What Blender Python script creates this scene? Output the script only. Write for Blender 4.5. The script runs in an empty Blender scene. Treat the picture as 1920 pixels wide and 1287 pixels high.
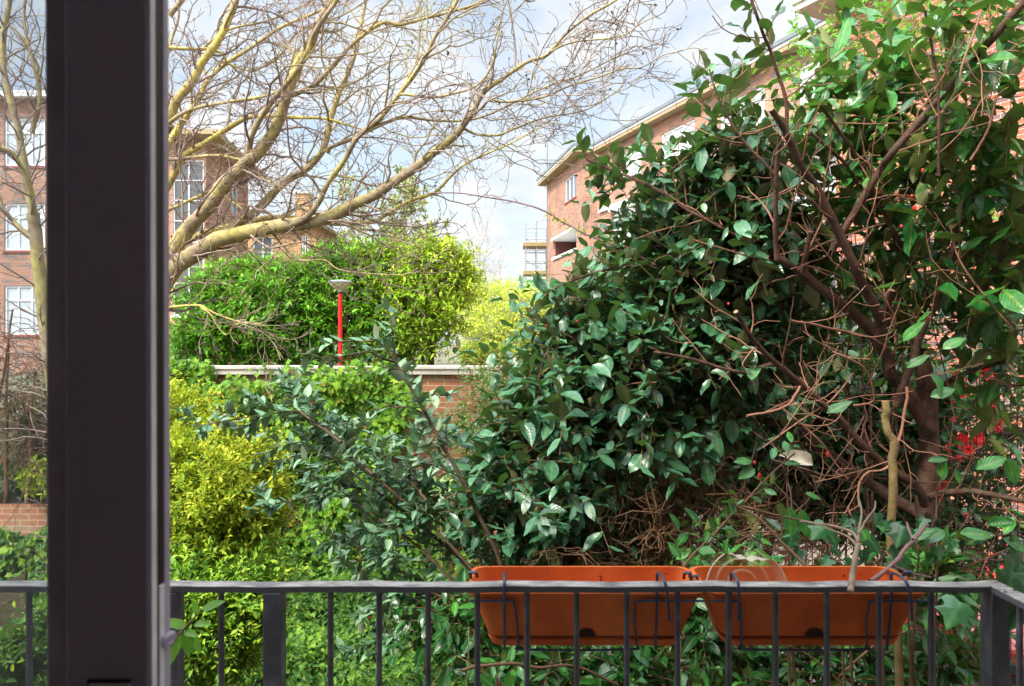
import bpy, math, random
import numpy as np
from mathutils import Vector
rng = np.random.default_rng(11)
random.seed(5)
F = 1387.0; HZ = 643.5; EYE = 3.2
C = bpy.context.scene.collection

def at(px, py, Y):
    """point seen at photo pixel px,py standing Y metres in front of the window"""
    return np.array([(px-960)/F*Y, Y, EYE+(HZ-py)/F*Y])
def nrm(v):
    v = np.asarray(v, float)
    return v/np.maximum(np.linalg.norm(v, axis=-1, keepdims=True), 1e-9)

# ------------------------------------------------------------------ objects
def tag(o, label=None, cat=None, group=None, kind=None):
    if label: o['label'] = label
    if cat: o['category'] = cat
    if group: o['group'] = group
    if kind: o['kind'] = kind
    return o
def empty(name, loc, label, cat, group=None):
    o = bpy.data.objects.new(name, None); C.objects.link(o)
    o.empty_display_size = 0.1
    o.location = [float(a) for a in loc]
    return tag(o, label, cat, group)
def link(name, me, mat, parent=None):
    if mat: me.materials.append(mat)
    o = bpy.data.objects.new(name, me); C.objects.link(o)
    if parent is not None:
        o.parent = parent
        w = Vector((0, 0, 0)); p = parent
        while p is not None:
            w += p.location; p = p.parent
        o.matrix_parent_inverse.identity()
        if w.length > 0:
            o.location = -w if parent.type == 'EMPTY' and parent.parent is None else Vector((0, 0, 0))
            if not (parent.type == 'EMPTY' and parent.parent is None):
                o.location = -w
    return o
def quadmesh(name, V, Q, attr=None, smooth=True, uv=None):
    V = np.asarray(V, np.float32).reshape(-1, 3); Q = np.asarray(Q, np.int32).reshape(-1, 4)
    me = bpy.data.meshes.new(name)
    me.vertices.add(len(V)); me.vertices.foreach_set('co', V.ravel())
    me.loops.add(Q.size); me.loops.foreach_set('vertex_index', Q.ravel())
    me.polygons.add(len(Q)); me.polygons.foreach_set('loop_start', np.arange(0, Q.size, 4, dtype=np.int32))
    me.polygons.foreach_set('loop_total', np.full(len(Q), 4, np.int32))
    me.polygons.foreach_set('use_smooth', np.full(len(Q), smooth, bool))
    me.update(calc_edges=True)
    if attr is not None:
        a = me.attributes.new('lc', 'FLOAT_VECTOR', 'POINT')
        a.data.foreach_set('vector', np.asarray(attr, np.float32).ravel())
    if uv is not None:
        u = me.uv_layers.new(name='UVMap'); u.data.foreach_set('uv', np.asarray(uv, np.float32).ravel())
    return me

class MB:
    """collects shapes for ONE mesh"""
    def __init__(s): s.v = []; s.f = []
    def add(s, v, f):
        b = len(s.v); s.v += [tuple(map(float, p)) for p in v]; s.f += [tuple(b+i for i in q) for q in f]; return s
    def box(s, x0, x1, y0, y1, z0, z1, M=None):
        v = [(x, y, z) for z in (z0, z1) for y in (y0, y1) for x in (x0, x1)]
        if M is not None: v = [M(p) for p in v]
        return s.add(v, [(0,2,3,1),(4,5,7,6),(0,1,5,4),(2,6,7,3),(0,4,6,2),(1,3,7,5)])
    def tube(s, pts, r, k=8, cap=True):
        pts = np.asarray(pts, float)
        R = np.full(len(pts), r) if np.isscalar(r) else np.asarray(r, float)
        V, Q = tubes(pts[None], R[None], k)
        s.add(V, Q)
        if cap:
            n = len(s.v); m = len(V)
            s.f.append(tuple(n-m+i for i in range(k))[::-1]); s.f.append(tuple(n-k+i for i in range(k)))
        return s
    def lathe(s, prof, c, k=24):
        c = np.asarray(c, float); b = len(s.v)
        for r, z in prof:
            for i in range(k):
                a = 2*math.pi*i/k; s.v.append((c[0]+r*math.cos(a), c[1]+r*math.sin(a), c[2]+z))
        for j in range(len(prof)-1):
            for i in range(k):
                s.f.append((b+j*k+i, b+j*k+(i+1)%k, b+(j+1)*k+(i+1)%k, b+(j+1)*k+i))
        return s
    def build(s, name, mat, parent=None, bevel=0, smooth=False, seg=2):
        me = bpy.data.meshes.new(name); me.from_pydata(s.v, [], s.f); me.update()
        if smooth: me.polygons.foreach_set('use_smooth', [True]*len(me.polygons)); me.set_sharp_from_angle(angle=.7)
        o = link(name, me, mat, parent)
        if bevel:
            m = o.modifiers.new('bevel', 'BEVEL'); m.width = bevel; m.segments = seg; m.limit_method = 'ANGLE'
            m.angle_limit = math.radians(40)
            me.polygons.foreach_set('use_smooth', [True]*len(me.polygons))
            wn = o.modifiers.new('wn', 'WEIGHTED_NORMAL'); wn.keep_sharp = False
        return o

def tubes(P, R, k=4):
    """P (M,n,3), R (M,n): a bundle of tapered tubes -> verts, quads"""
    P = np.asarray(P, float); R = np.asarray(R, float); M, n, _ = P.shape
    T = np.gradient(P, axis=1); T = nrm(T)
    ref = np.where(np.abs(T[:, :1, 2:3]) > 0.85, np.array([1., .13, 0]), np.array([.05, .1, 1.]))
    ref = np.broadcast_to(ref, T.shape)
    A = nrm(np.cross(T, ref)); B = np.cross(T, A)
    th = 2*np.pi*np.arange(k)/k
    V = P[:, :, None] + R[:, :, None, None]*(A[:, :, None]*np.cos(th)[:, None] + B[:, :, None]*np.sin(th)[:, None])
    i = np.arange(k); j = (i+1) % k
    q = np.stack([i, i+k, j+k, j], -1)                       # one ring
    Q = (np.arange(M)[:, None, None, None]*n*k + (np.arange(n-1)*k)[None, :, None, None] + q[None, None])
    return V.reshape(-1, 3), Q.reshape(-1, 4)

class Wood:
    """branches of mixed point counts gathered into one mesh"""
    def __init__(s): s.V = []; s.Q = []; s.n = 0
    def add(s, P, R, k=5):
        P = np.asarray(P, float); R = np.asarray(R, float)
        if P.ndim == 2: P = P[None]; R = R[None]
        if len(P) == 0: return s
        V, Q = tubes(P, R, k); s.V.append(V); s.Q.append(Q+s.n); s.n += len(V); return s
    def build(s, name, mat, parent=None):
        return link(name, quadmesh(name, np.concatenate(s.V), np.concatenate(s.Q)), mat, parent)

def smoothline(pts, rad, per=6, wig=0.0):
    """Catmull-Rom through pts"""
    pts = np.asarray(pts, float); rad = np.asarray(rad, float)
    p = np.vstack([2*pts[0]-pts[1], pts, 2*pts[-1]-pts[-2]])
    out = []; rr = []
    for i in range(1, len(p)-2):
        for t in np.linspace(0, 1, per, endpoint=False):
            out.append(0.5*((2*p[i])+(-p[i-1]+p[i+1])*t+(2*p[i-1]-5*p[i]+4*p[i+1]-p[i+2])*t*t+(-p[i-1]+3*p[i]-3*p[i+1]+p[i+2])*t**3))
            rr.append(rad[i-1]*(1-t)+rad[i]*t)
    out.append(pts[-1]); rr.append(rad[-1])
    out = np.array(out); rr = np.array(rr)
    if wig:
        w = rng.normal(0, 1, (len(out), 3)); w = (w+np.roll(w, 1, 0)+np.roll(w, -1, 0))/3
        out[1:-1] += (w*wig*rr[:, None])[1:-1]
        rr = rr*(1+rng.normal(0, .035, len(rr)))
    return out, rr

def sprout(parents, spacing, length, angle, n=5, rk=.55, rmax=1., rmin=.0012, up=.15, wig=.25, t0=.1, bias=(0,0,0), tip=True):
    """side shoots along every parent polyline"""
    kids = []
    for P, R in parents:
        seg = np.linalg.norm(np.diff(P, axis=0), axis=1); S = np.concatenate([[0], np.cumsum(seg)]); L = S[-1]
        s = L*t0 + rng.random()*spacing; side = rng.random()*6.28
        while s < L:
            i = min(np.searchsorted(S, s)-1, len(P)-2); i = max(i, 0)
            f = (s-S[i])/max(seg[i], 1e-6); p = P[i]*(1-f)+P[i+1]*f; r = R[i]*(1-f)+R[i+1]*f
            T = nrm(P[i+1]-P[i]); a = nrm(np.cross(T, rng.normal(0, 1, 3)))
            side += 2.4; 
            u = nrm(np.cross(T, [0.1, .2, 1])); v = np.cross(T, u); a = u*math.cos(side)+v*math.sin(side)
            an = angle*(.7+.6*rng.random())
            d = nrm(T*math.cos(an)+a*math.sin(an))
            l = length*(.45+.75*rng.random())*(1-.45*s/L)
            step = l/(n-1); q = p.copy(); pts = [q.copy()]
            for _ in range(n-1):
                d = nrm(d+rng.normal(0, wig, 3)+np.array([0, 0, up])+np.asarray(bias)); q = q+d*step; pts.append(q.copy())
            r0 = min(max(r*rk, rmin), rmax)
            kids.append((np.array(pts), np.linspace(r0, max(rmin, r0*.3), n)))
            s += spacing*(.6+.8*rng.random())
    return kids
def addkids(w, kids, k=4):
    if kids:
        by = {}
        for P, R in kids: by.setdefault(len(P), []).append((P, R))
        for l in by.values(): w.add(np.stack([a for a, _ in l]), np.stack([b for _, b in l]), k)

# ------------------------------------------------------------------ leaves
def leaf_template(rows, cols, shape='oval', fold=.18, curl=.18, wave=0.):
    """grid leaf: x across (-.5..+.5), y along (0..1), z up"""
    t = np.linspace(0, 1, rows)
    if shape == 'oval': w = np.sin(np.pi*t**.85)**.75
    elif shape == 'long': w = np.sin(np.pi*t**.95)**.9
    elif shape == 'ovate': w = np.sin(np.pi*t**.65)**.8
    elif shape == 'ivy': w = np.interp(t, [0, .08, .2, .38, .5, .62, .8, 1], [.35, .95, 1., .62, .78, .5, .25, .0])
    elif shape == 'heart': w = np.interp(t, [0, .1, .3, .5, .75, 1], [.5, .9, 1, .85, .45, .0])
    w[-1] = .02; w[0] = max(w[0], .06)
    u = np.linspace(-1, 1, cols)
    X = (u[None]*w[:, None])*.5
    Y = np.broadcast_to(t[:, None], X.shape).copy()
    Z = np.abs(u)[None]*w[:, None]*fold*.5*1.0 - curl*(t**2)[:, None] + wave*np.sin(t*9)[:, None]*np.abs(u)[None]*w[:, None]
    if shape == 'ivy':
        Y -= (np.abs(u)[None]**2)*.12*(1-t)[:, None]
    V = np.stack([X, Y, Z], -1).reshape(-1, 3)
    A = np.stack([np.broadcast_to(u[None], X.shape), Y], -1).reshape(-1, 2)
    Q = []
    for r in range(rows-1):
        for c in range(cols-1):
            a = r*cols+c; Q.append((a, a+1, a+cols+1, a+cols))
    return V, np.array(Q), A
def ivy_template(fold=.2, curl=.15, half=None):
    half = half or [(0, -.02), (.20, -.14), (.40, -.10), (.50, .06), (.36, .18), (.34, .30), (.56, .50), (.36, .56), (.22, .64), (.12, .84)]
    out = half+[(0, 1.)]+[(-x, y) for x, y in half[:0:-1]]
    V = [(0, .28, 0)]+[(x, y, fold*abs(x)-curl*y*y*.6+.04*math.sin(7*x+5*y)) for x, y in out]; n = len(out)
    Q = [(0, 1+(i+2) % n, 1+(i+1) % n, 1+i) for i in range(0, n, 2)]
    A = [(0, .28)]+[(min(1, abs(x)*2), y) for x, y in out]
    return np.array(V, float), np.array(Q)[:, ::-1], np.array(A, float)
SM = [(0, -.02), (.40, -.10), (.50, .12), (.34, .28), (.52, .50), (.20, .62)]
TPL = {
 'big': [leaf_template(7, 5, 'oval', f, c, w) for f, c, w in ((.3,.12,.08),(.5,.3,-.09),(.2,.05,.12),(-.15,.35,.07),(.7,.15,.1),(.35,-.15,-.08),(.1,.5,.05))],
 'mid': [leaf_template(5, 3, 'ovate', f, c) for f, c in ((.3,.12),(.4,.25),(.1,.05))],
 'long': [leaf_template(4, 3, 'long', f, c) for f, c in ((.35,.15),(.5,.3),(.2,.0))],
 'tiny': [leaf_template(3, 3, 'long', f, c) for f, c in ((.35,.15),(.5,.25))],
 'ivy': [ivy_template(f, c) for f, c in ((.35,.25),(.6,.4),(-.3,.3))],
 'ivys': [ivy_template(f, c, SM) for f, c in ((.2,.15),(.5,.35),(-.1,.2))],
}
class Leaves:
    def __init__(s, tpl, aspect=.5): s.t = TPL[tpl]; s.asp = aspect; s.V = []; s.Q = []; s.A = []; s.n = 0
    def add(s, O, D, N, S, tone=None):
        O = np.asarray(O, float).reshape(-1, 3); D = nrm(np.asarray(D).reshape(-1, 3)); N = np.asarray(N).reshape(-1, 3)
        S = np.asarray(S, float).reshape(-1)
        N = nrm(N-(N*D).sum(-1, keepdims=True)*D); B = np.cross(D, N)
        if tone is None: tone = rng.random(len(O))
        which = rng.integers(0, len(s.t), len(O))
        for k, (V, Q, A) in enumerate(s.t):
            m = which == k
            if not m.any(): continue
            o, d, n, b, sz, tn = O[m], D[m], N[m], B[m], S[m], tone[m]
            asp = s.asp*(.85+.3*rng.random(len(o))); kz = (.6+.8*rng.random(len(o)))
            W = o[:, None]+sz[:, None, None]*(V[None, :, 0:1]*asp[:, None, None]*b[:, None]+V[None, :, 1:2]*d[:, None]+V[None, :, 2:3]*(kz*asp)[:, None, None]*n[:, None])
            s.V.append(W.reshape(-1, 3)); s.Q.append((Q[None]+(np.arange(len(o))*len(V))[:, None, None]+s.n).reshape(-1, 4))
            at_ = np.concatenate([np.broadcast_to(A[None], (len(o),)+A.shape), np.broadcast_to(tn[:, None, None], (len(o), len(A), 1))], -1)
            s.A.append(at_.reshape(-1, 3)); s.n += len(o)*len(V)
        return s
    def build(s, name, mat, parent=None):
        return link(name, quadmesh(name, np.concatenate(s.V), np.concatenate(s.Q), attr=np.concatenate(s.A)), mat, parent)

UP = np.array([0, 0, 1.])
def inlump(l, n, hollow=.5):
    px, py, Y, rx, ry, rd = l
    c = at(px, py, Y); R = np.array([rx*Y/F, rd, ry*Y/F])
    d = nrm(rng.normal(0, 1, (n, 3))); r = rng.random((n, 1))**hollow
    r = r*(1+.12*rng.normal(0, 1, (n, 1)))
    return c+d*r*R, nrm(d/R)
def sprigs(lumps, total, L, nl, size, lv, wood, out=.6, up=.35, rnd=.6, droop=.25, spread=1., r=.0022, nup=1., hollow=.45, tonefn=None, k=3, front=0.):
    """shoots growing out of lumps, each carrying nl leaves"""
    w = np.array([l[3]*l[4]*(l[2]**2)**.0 for l in lumps], float); w /= w.sum()
    Os = []; Ds = []
    for l, q in zip(lumps, w):
        n = max(2, int(total*q)); o, d = inlump(l, n, hollow); Os.append(o); Ds.append(d)
    O = np.concatenate(Os); D = np.concatenate(Ds); n = len(O)
    D = nrm(D*out+UP*up+rng.normal(0, rnd, (n, 3))+np.array([0, -front, 0]))
    ln = L*(.5+.8*rng.random(n))
    t = np.linspace(0, 1, 5)
    bend = rng.normal(0, .22, (n, 3)); bend[:, 2] -= .18
    P = O[:, None]+ln[:, None, None]*(t[None, :, None]*D[:, None]+(t**2)[None, :, None]*bend[:, None])
    if wood is not None: wood.add(P, np.broadcast_to(np.linspace(r, r*.45, 5), (n, 5)), k)
    tl = (np.arange(nl)+.5)/nl
    tl = tl[None]+rng.normal(0, .25/nl, (n, nl)); tl = np.clip(tl, .05, 1)
    base = O[:, None]+ln[:, None, None]*(tl[..., None]*D[:, None]+(tl**2)[..., None]*bend[:, None])
    T = nrm(D[:, None]+2*tl[..., None]*bend[:, None])
    a = nrm(np.cross(T, UP+rng.normal(0, .1, 3))); b = np.cross(T, a)
    th = np.arange(nl)[None]*2.4+rng.random((n, 1))*6.28
    rad = a*np.cos(th)[..., None]+b*np.sin(th)[..., None]
    ax = nrm(T*.7+rad*spread-UP*droop+rng.normal(0, .18, T.shape))
    N = UP*nup+rng.normal(0, .35, T.shape)+T*.3
    s = size*(.38+.95*rng.random((n, nl)))*(1-.25*(tl > .9))
    tone = rng.random((n, nl))*.6+.4*rng.random((n, 1))
    if tonefn is not None: tone = tonefn(base, tone, tl)
    lv.add(base, ax, N, s, tone.ravel())
    return P
def berries(name, P, r, mat, parent, stretch=1.3):
    v, f = [], []
    mb = MB()
    for p in P:
        rr = r*(.8+.4*rng.random()); mb.lathe([(0.001, -rr*stretch), (rr*.7, -rr*.75*stretch), (rr, 0), (rr*.7, rr*.75*stretch), (.001, rr*stretch)], p, 7)
    o = mb.build(name, mat, parent, smooth=True); o['kind'] = 'stuff'; return o

# ------------------------------------------------------------------ materials
def newmat(name):
    m = bpy.data.materials.new(name); m.use_nodes = True; nt = m.node_tree; nt.nodes.clear()
    return m, nt, nt.nodes, nt.links
def ramp(nd, stops):
    r = nd.new('ShaderNodeValToRGB'); e = r.color_ramp.elements
    while len(e) < len(stops): e.new(.5)
    for x, (p, c) in zip(e, stops): x.position = p; x.color = (*c, 1)
    return r
def leafmat(name, stops, back, rough=.38, vein=.35, trans=.28, tcol=None, edge=None, spec=.5, bump=.25):
    m, nt, nd, lk = newmat(name)
    a = nd.new('ShaderNodeAttribute'); a.attribute_name = 'lc'
    sep = nd.new('ShaderNodeSeparateXYZ'); lk.new(a.outputs['Vector'], sep.inputs[0])
    r = ramp(nd, stops); lk.new(sep.outputs[2], r.inputs[0])
    ab = nd.new('ShaderNodeMath'); ab.operation = 'ABSOLUTE'; lk.new(sep.outputs[0], ab.inputs[0])
    mr = nd.new('ShaderNodeMapRange'); mr.inputs[1].default_value = 0.; mr.inputs[2].default_value = .22
    mr.inputs[3].default_value = vein; mr.inputs[4].default_value = 0; lk.new(ab.outputs[0], mr.inputs[0])
    # side veins
    wv = nd.new('ShaderNodeMath'); wv.operation = 'MULTIPLY_ADD'; lk.new(ab.outputs[0], wv.inputs[0]); wv.inputs[1].default_value = -.35; lk.new(sep.outputs[1], wv.inputs[2])
    w2 = nd.new('ShaderNodeMath'); w2.operation = 'MULTIPLY'; lk.new(wv.outputs[0], w2.inputs[0]); w2.inputs[1].default_value = 50
    w3 = nd.new('ShaderNodeMath'); w3.operation = 'SINE'; lk.new(w2.outputs[0], w3.inputs[0])
    mix = nd.new('ShaderNodeMixRGB'); mix.blend_type = 'MIX'; lk.new(mr.outputs[0], mix.inputs[0]); lk.new(r.outputs[0], mix.inputs[1])
    hi = stops[-1][1]; mix.inputs[2].default_value = (min(1, hi[0]*1.8+.05), min(1, hi[1]*1.5+.05), min(1, hi[2]*1.5+.02), 1)
    col = mix.outputs[0]
    if edge:
        er = nd.new('ShaderNodeMapRange'); er.inputs[1].default_value = .45; er.inputs[2].default_value = .85; lk.new(ab.outputs[0], er.inputs[0])
        em = nd.new('ShaderNodeMixRGB'); lk.new(er.outputs[0], em.inputs[0]); lk.new(col, em.inputs[1]); em.inputs[2].default_value = (*edge, 1); col = em.outputs[0]
    geo = nd.new('ShaderNodeNewGeometry')
    nz = nd.new('ShaderNodeTexNoise'); nz.inputs['Scale'].default_value = 45; nz.inputs['Detail'].default_value = 3
    lk.new(geo.outputs['Position'], nz.inputs['Vector'])
    nr = nd.new('ShaderNodeMapRange'); nr.inputs[1].default_value = .3; nr.inputs[2].default_value = .7; nr.inputs[3].default_value = .72; nr.inputs[4].default_value = 1.25; lk.new(nz.outputs['Fac'], nr.inputs[0])
    mu = nd.new('ShaderNodeVectorMath'); mu.operation = 'SCALE'; lk.new(col, mu.inputs[0]); lk.new(nr.outputs[0], mu.inputs['Scale'])
    bm = nd.new('ShaderNodeMixRGB'); lk.new(geo.outputs['Backfacing'], bm.inputs[0]); lk.new(mu.outputs[0], bm.inputs[1]); bm.inputs[2].default_value = (*back, 1)
    p = nd.new('ShaderNodeBsdfPrincipled'); lk.new(bm.outputs[0], p.inputs['Base Color'])
    rm = nd.new('ShaderNodeMapRange'); rm.inputs[3].default_value = rough; rm.inputs[4].default_value = min(1, rough+.35); lk.new(geo.outputs['Backfacing'], rm.inputs[0])
    lk.new(rm.outputs[0], p.inputs['Roughness']); p.inputs['Specular IOR Level'].default_value = spec
    bp = nd.new('ShaderNodeBump'); bp.inputs['Strength'].default_value = bump; bp.inputs['Distance'].default_value = .002; lk.new(w3.outputs[0], bp.inputs['Height']); lk.new(bp.outputs[0], p.inputs['Normal'])
    tr = nd.new('ShaderNodeBsdfTranslucent'); tc = tcol or (.12, .3, .03); tr.inputs[0].default_value = (*tc, 1)
    ms = nd.new('ShaderNodeMixShader'); ms.inputs[0].default_value = trans; lk.new(p.outputs[0], ms.inputs[1]); lk.new(tr.outputs[0], ms.inputs[2])
    o = nd.new('ShaderNodeOutputMaterial'); lk.new(ms.outputs[0], o.inputs[0]); return m
def noisemat(name, stops, scale=8, rough=.7, metal=0., bump=.3, bscale=None, detail=6, stretch=None, spec=.5, coord='Object', dist=.01):
    m, nt, nd, lk = newmat(name)
    tc = nd.new('ShaderNodeTexCoord'); mp = nd.new('ShaderNodeMapping'); lk.new(tc.outputs[coord], mp.inputs[0])
    if stretch: mp.inputs['Scale'].default_value = stretch
    nz = nd.new('ShaderNodeTexNoise'); nz.inputs['Scale'].default_value = scale; nz.inputs['Detail'].default_value = detail; nz.inputs['Roughness'].default_value = .6; lk.new(mp.outputs[0], nz.inputs['Vector'])
    r = ramp(nd, stops); lk.new(nz.outputs['Fac'], r.inputs[0])
    p = nd.new('ShaderNodeBsdfPrincipled'); lk.new(r.outputs[0], p.inputs['Base Color']); p.inputs['Roughness'].default_value = rough; p.inputs['Metallic'].default_value = metal; p.inputs['Specular IOR Level'].default_value = spec
    if bump:
        n2 = nd.new('ShaderNodeTexNoise'); n2.inputs['Scale'].default_value = bscale or scale*4; n2.inputs['Detail'].default_value = 6; lk.new(mp.outputs[0], n2.inputs['Vector'])
        bp = nd.new('ShaderNodeBump'); bp.inputs['Strength'].default_value = bump; bp.inputs['Distance'].default_value = dist; lk.new(n2.outputs['Fac'], bp.inputs['Height']); lk.new(bp.outputs[0], p.inputs['Normal'])
    o = nd.new('ShaderNodeOutputMaterial'); lk.new(p.outputs[0], o.inputs[0]); return m
def plain(name, col, rough=.5, metal=0., spec=.5, var=.15, scale=15):
    c2 = tuple(min(1, c*(1+var)) for c in col); c1 = tuple(c*(1-var) for c in col)
    return noisemat(name, [(.35, c1), (.65, c2)], scale, rough, metal, .08, spec=spec, dist=.003)
def brickmat(name, c1, c2, dark, mortar, bw=.225, rh=.075, ms=.010, rough=.85, grime=.25):
    m, nt, nd, lk = newmat(name)
    tc = nd.new('ShaderNodeTexCoord')
    def br(a, b, bias=0.):
        x = nd.new('ShaderNodeTexBrick'); lk.new(tc.outputs['UV'], x.inputs['Vector'])
        x.inputs['Scale'].default_value = 1; x.inputs['Brick Width'].default_value = bw; x.inputs['Row Height'].default_value = rh
        x.inputs['Mortar Size'].default_value = ms*.5; x.inputs['Mortar Smooth'].default_value = .2; x.inputs['Bias'].default_value = bias
        x.inputs['Color1'].default_value = (*a, 1); x.inputs['Color2'].default_value = (*b, 1); x.inputs['Mortar'].default_value = (*mortar, 1); return x
    A = br(c1, c2)
    # a random third colour: same bricks, noise per brick cell
    sp = nd.new('ShaderNodeSeparateXYZ'); lk.new(tc.outputs['UV'], sp.inputs[0])
    dv = nd.new('ShaderNodeMath'); dv.operation = 'DIVIDE'; lk.new(sp.outputs[1], dv.inputs[0]); dv.inputs[1].default_value = rh
    fl = nd.new('ShaderNodeMath'); fl.operation = 'FLOOR'; lk.new(dv.outputs[0], fl.inputs[0])
    md = nd.new('ShaderNodeMath'); md.operation = 'FLOORED_MODULO'; lk.new(fl.outputs[0], md.inputs[0]); md.inputs[1].default_value = 2
    dx = nd.new('ShaderNodeMath'); dx.operation = 'DIVIDE'; lk.new(sp.outputs[0], dx.inputs[0]); dx.inputs[1].default_value = bw
    ad = nd.new('ShaderNodeMath'); ad.operation = 'MULTIPLY_ADD'; lk.new(md.outputs[0], ad.inputs[0]); ad.inputs[1].default_value = -.5; lk.new(dx.outputs[0], ad.inputs[2])
    fx = nd.new('ShaderNodeMath'); fx.operation = 'FLOOR'; lk.new(ad.outputs[0], fx.inputs[0])
    cb = nd.new('ShaderNodeCombineXYZ'); lk.new(fx.outputs[0], cb.inputs[0]); lk.new(fl.outputs[0], cb.inputs[1])
    wn = nd.new('ShaderNodeTexWhiteNoise'); wn.noise_dimensions = '2D'; lk.new(cb.outputs[0], wn.inputs['Vector'])
    th = nd.new('ShaderNodeMapRange'); th.inputs[1].default_value = .72; th.inputs[2].default_value = .82; lk.new(wn.outputs['Value'], th.inputs[0])
    inv = nd.new('ShaderNodeMath'); inv.operation = 'SUBTRACT'; inv.inputs[0].default_value = 1; lk.new(A.outputs['Fac'], inv.inputs[1])
    tm = nd.new('ShaderNodeMath'); tm.operation = 'MULTIPLY'; lk.new(th.outputs[0], tm.inputs[0]); lk.new(inv.outputs[0], tm.inputs[1])
    mx = nd.new('ShaderNodeMixRGB'); lk.new(tm.outputs[0], mx.inputs[0]); lk.new(A.outputs['Color'], mx.inputs[1]); mx.inputs[2].default_value = (*dark, 1)
    nz = nd.new('ShaderNodeTexNoise'); nz.inputs['Scale'].default_value = .6; nz.inputs['Detail'].default_value = 8; lk.new(tc.outputs['UV'], nz.inputs['Vector'])
    nr = nd.new('ShaderNodeMapRange'); nr.inputs[1].default_value = .3; nr.inputs[2].default_value = .7; nr.inputs[3].default_value = 1-grime; nr.inputs[4].default_value = 1+grime*.6; lk.new(nz.outputs['Fac'], nr.inputs[0])
    sc = nd.new('ShaderNodeVectorMath'); sc.operation = 'SCALE'; lk.new(mx.outputs[0], sc.inputs[0]); lk.new(nr.outputs[0], sc.inputs['Scale'])
    p = nd.new('ShaderNodeBsdfPrincipled'); lk.new(sc.outputs[0], p.inputs['Base Color']); p.inputs['Roughness'].default_value = rough; p.inputs['Specular IOR Level'].default_value = .2
    bp = nd.new('ShaderNodeBump'); bp.inputs['Strength'].default_value = .6; bp.inputs['Distance'].default_value = .006; lk.new(inv.outputs[0], bp.inputs['Height']); lk.new(bp.outputs[0], p.inputs['Normal'])
    o = nd.new('ShaderNodeOutputMaterial'); lk.new(p.outputs[0], o.inputs[0]); return m
def barkmat(name, a, b, lichen, lf=.5, ring=True, scale=6, rough=.85):
    m, nt, nd, lk = newmat(name)
    g = nd.new('ShaderNodeNewGeometry')
    n1 = nd.new('ShaderNodeTexNoise'); n1.inputs['Scale'].default_value = scale; n1.inputs['Detail'].default_value = 8; lk.new(g.outputs['Position'], n1.inputs['Vector'])
    r1 = ramp(nd, [(.3, a), (.7, b)]); lk.new(n1.outputs['Fac'], r1.inputs[0])
    n2 = nd.new('ShaderNodeTexNoise'); n2.inputs['Scale'].default_value = scale*.45; n2.inputs['Detail'].default_value = 10; n2.inputs['Roughness'].default_value = .7; lk.new(g.outputs['Position'], n2.inputs['Vector'])
    mr = nd.new('ShaderNodeMapRange'); mr.inputs[1].default_value = .58-lf*.28; mr.inputs[2].default_value = .80-lf*.2; lk.new(n2.outputs['Fac'], mr.inputs[0])
    mx = nd.new('ShaderNodeMixRGB'); lk.new(mr.outputs[0], mx.inputs[0]); lk.new(r1.outputs[0], mx.inputs[1]); mx.inputs[2].default_value = (*lichen, 1)
    n3 = nd.new('ShaderNodeTexNoise'); n3.inputs['Scale'].default_value = scale*9; n3.inputs['Detail'].default_value = 5; lk.new(g.outputs['Position'], n3.inputs['Vector'])
    col = mx.outputs[0]
    wv = nd.new('ShaderNodeTexWave'); wv.inputs['Scale'].default_value = scale*.9; wv.inputs['Distortion'].default_value = 9; wv.inputs['Detail'].default_value = 3; wv.inputs['Detail Scale'].default_value = 2; wv.bands_direction = 'DIAGONAL'; lk.new(g.outputs['Position'], wv.inputs['Vector'])
    if ring:
        wr = nd.new('ShaderNodeMapRange'); wr.inputs[1].default_value = 0; wr.inputs[2].default_value = .25; wr.inputs[3].default_value = .74; wr.inputs[4].default_value = 1.05; lk.new(wv.outputs['Fac'], wr.inputs[0])
        sc = nd.new('ShaderNodeVectorMath'); sc.operation = 'SCALE'; lk.new(col, sc.inputs[0]); lk.new(wr.outputs[0], sc.inputs['Scale']); col = sc.outputs[0]
    p = nd.new('ShaderNodeBsdfPrincipled'); lk.new(col, p.inputs['Base Color']); p.inputs['Roughness'].default_value = rough; p.inputs['Specular IOR Level'].default_value = .3
    bp = nd.new('ShaderNodeBump'); bp.inputs['Strength'].default_value = .5; bp.inputs['Distance'].default_value = .01; lk.new(n3.outputs['Fac'], bp.inputs['Height']); lk.new(bp.outputs[0], p.inputs['Normal'])
    o = nd.new('ShaderNodeOutputMaterial'); lk.new(p.outputs[0], o.inputs[0]); return m
def glassmat(name, haze=.05, tint=(.95, .98, 1), gl=.08):
    m, nt, nd, lk = newmat(name)
    t = nd.new('ShaderNodeBsdfTransparent'); t.inputs[0].default_value = (*tint, 1)
    g = nd.new('ShaderNodeBsdfGlossy'); g.inputs['Roughness'].default_value = .02
    d = nd.new('ShaderNodeBsdfDiffuse'); d.inputs[0].default_value = (.9, .95, 1, 1)
    nz = nd.new('ShaderNodeTexNoise'); nz.inputs['Scale'].default_value = 4; nz.inputs['Detail'].default_value = 6
    mr = nd.new('ShaderNodeMapRange'); mr.inputs[3].default_value = haze*.6; mr.inputs[4].default_value = haze*1.4; lk.new(nz.outputs['Fac'], mr.inputs[0])
    a = nd.new('ShaderNodeMixShader'); a.inputs[0].default_value = gl; lk.new(t.outputs[0], a.inputs[1]); lk.new(g.outputs[0], a.inputs[2])
    b = nd.new('ShaderNodeMixShader'); lk.new(mr.outputs[0], b.inputs[0]); lk.new(a.outputs[0], b.inputs[1]); lk.new(d.outputs[0], b.inputs[2])
    o = nd.new('ShaderNodeOutputMaterial'); lk.new(b.outputs[0], o.inputs[0]); return m

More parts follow.
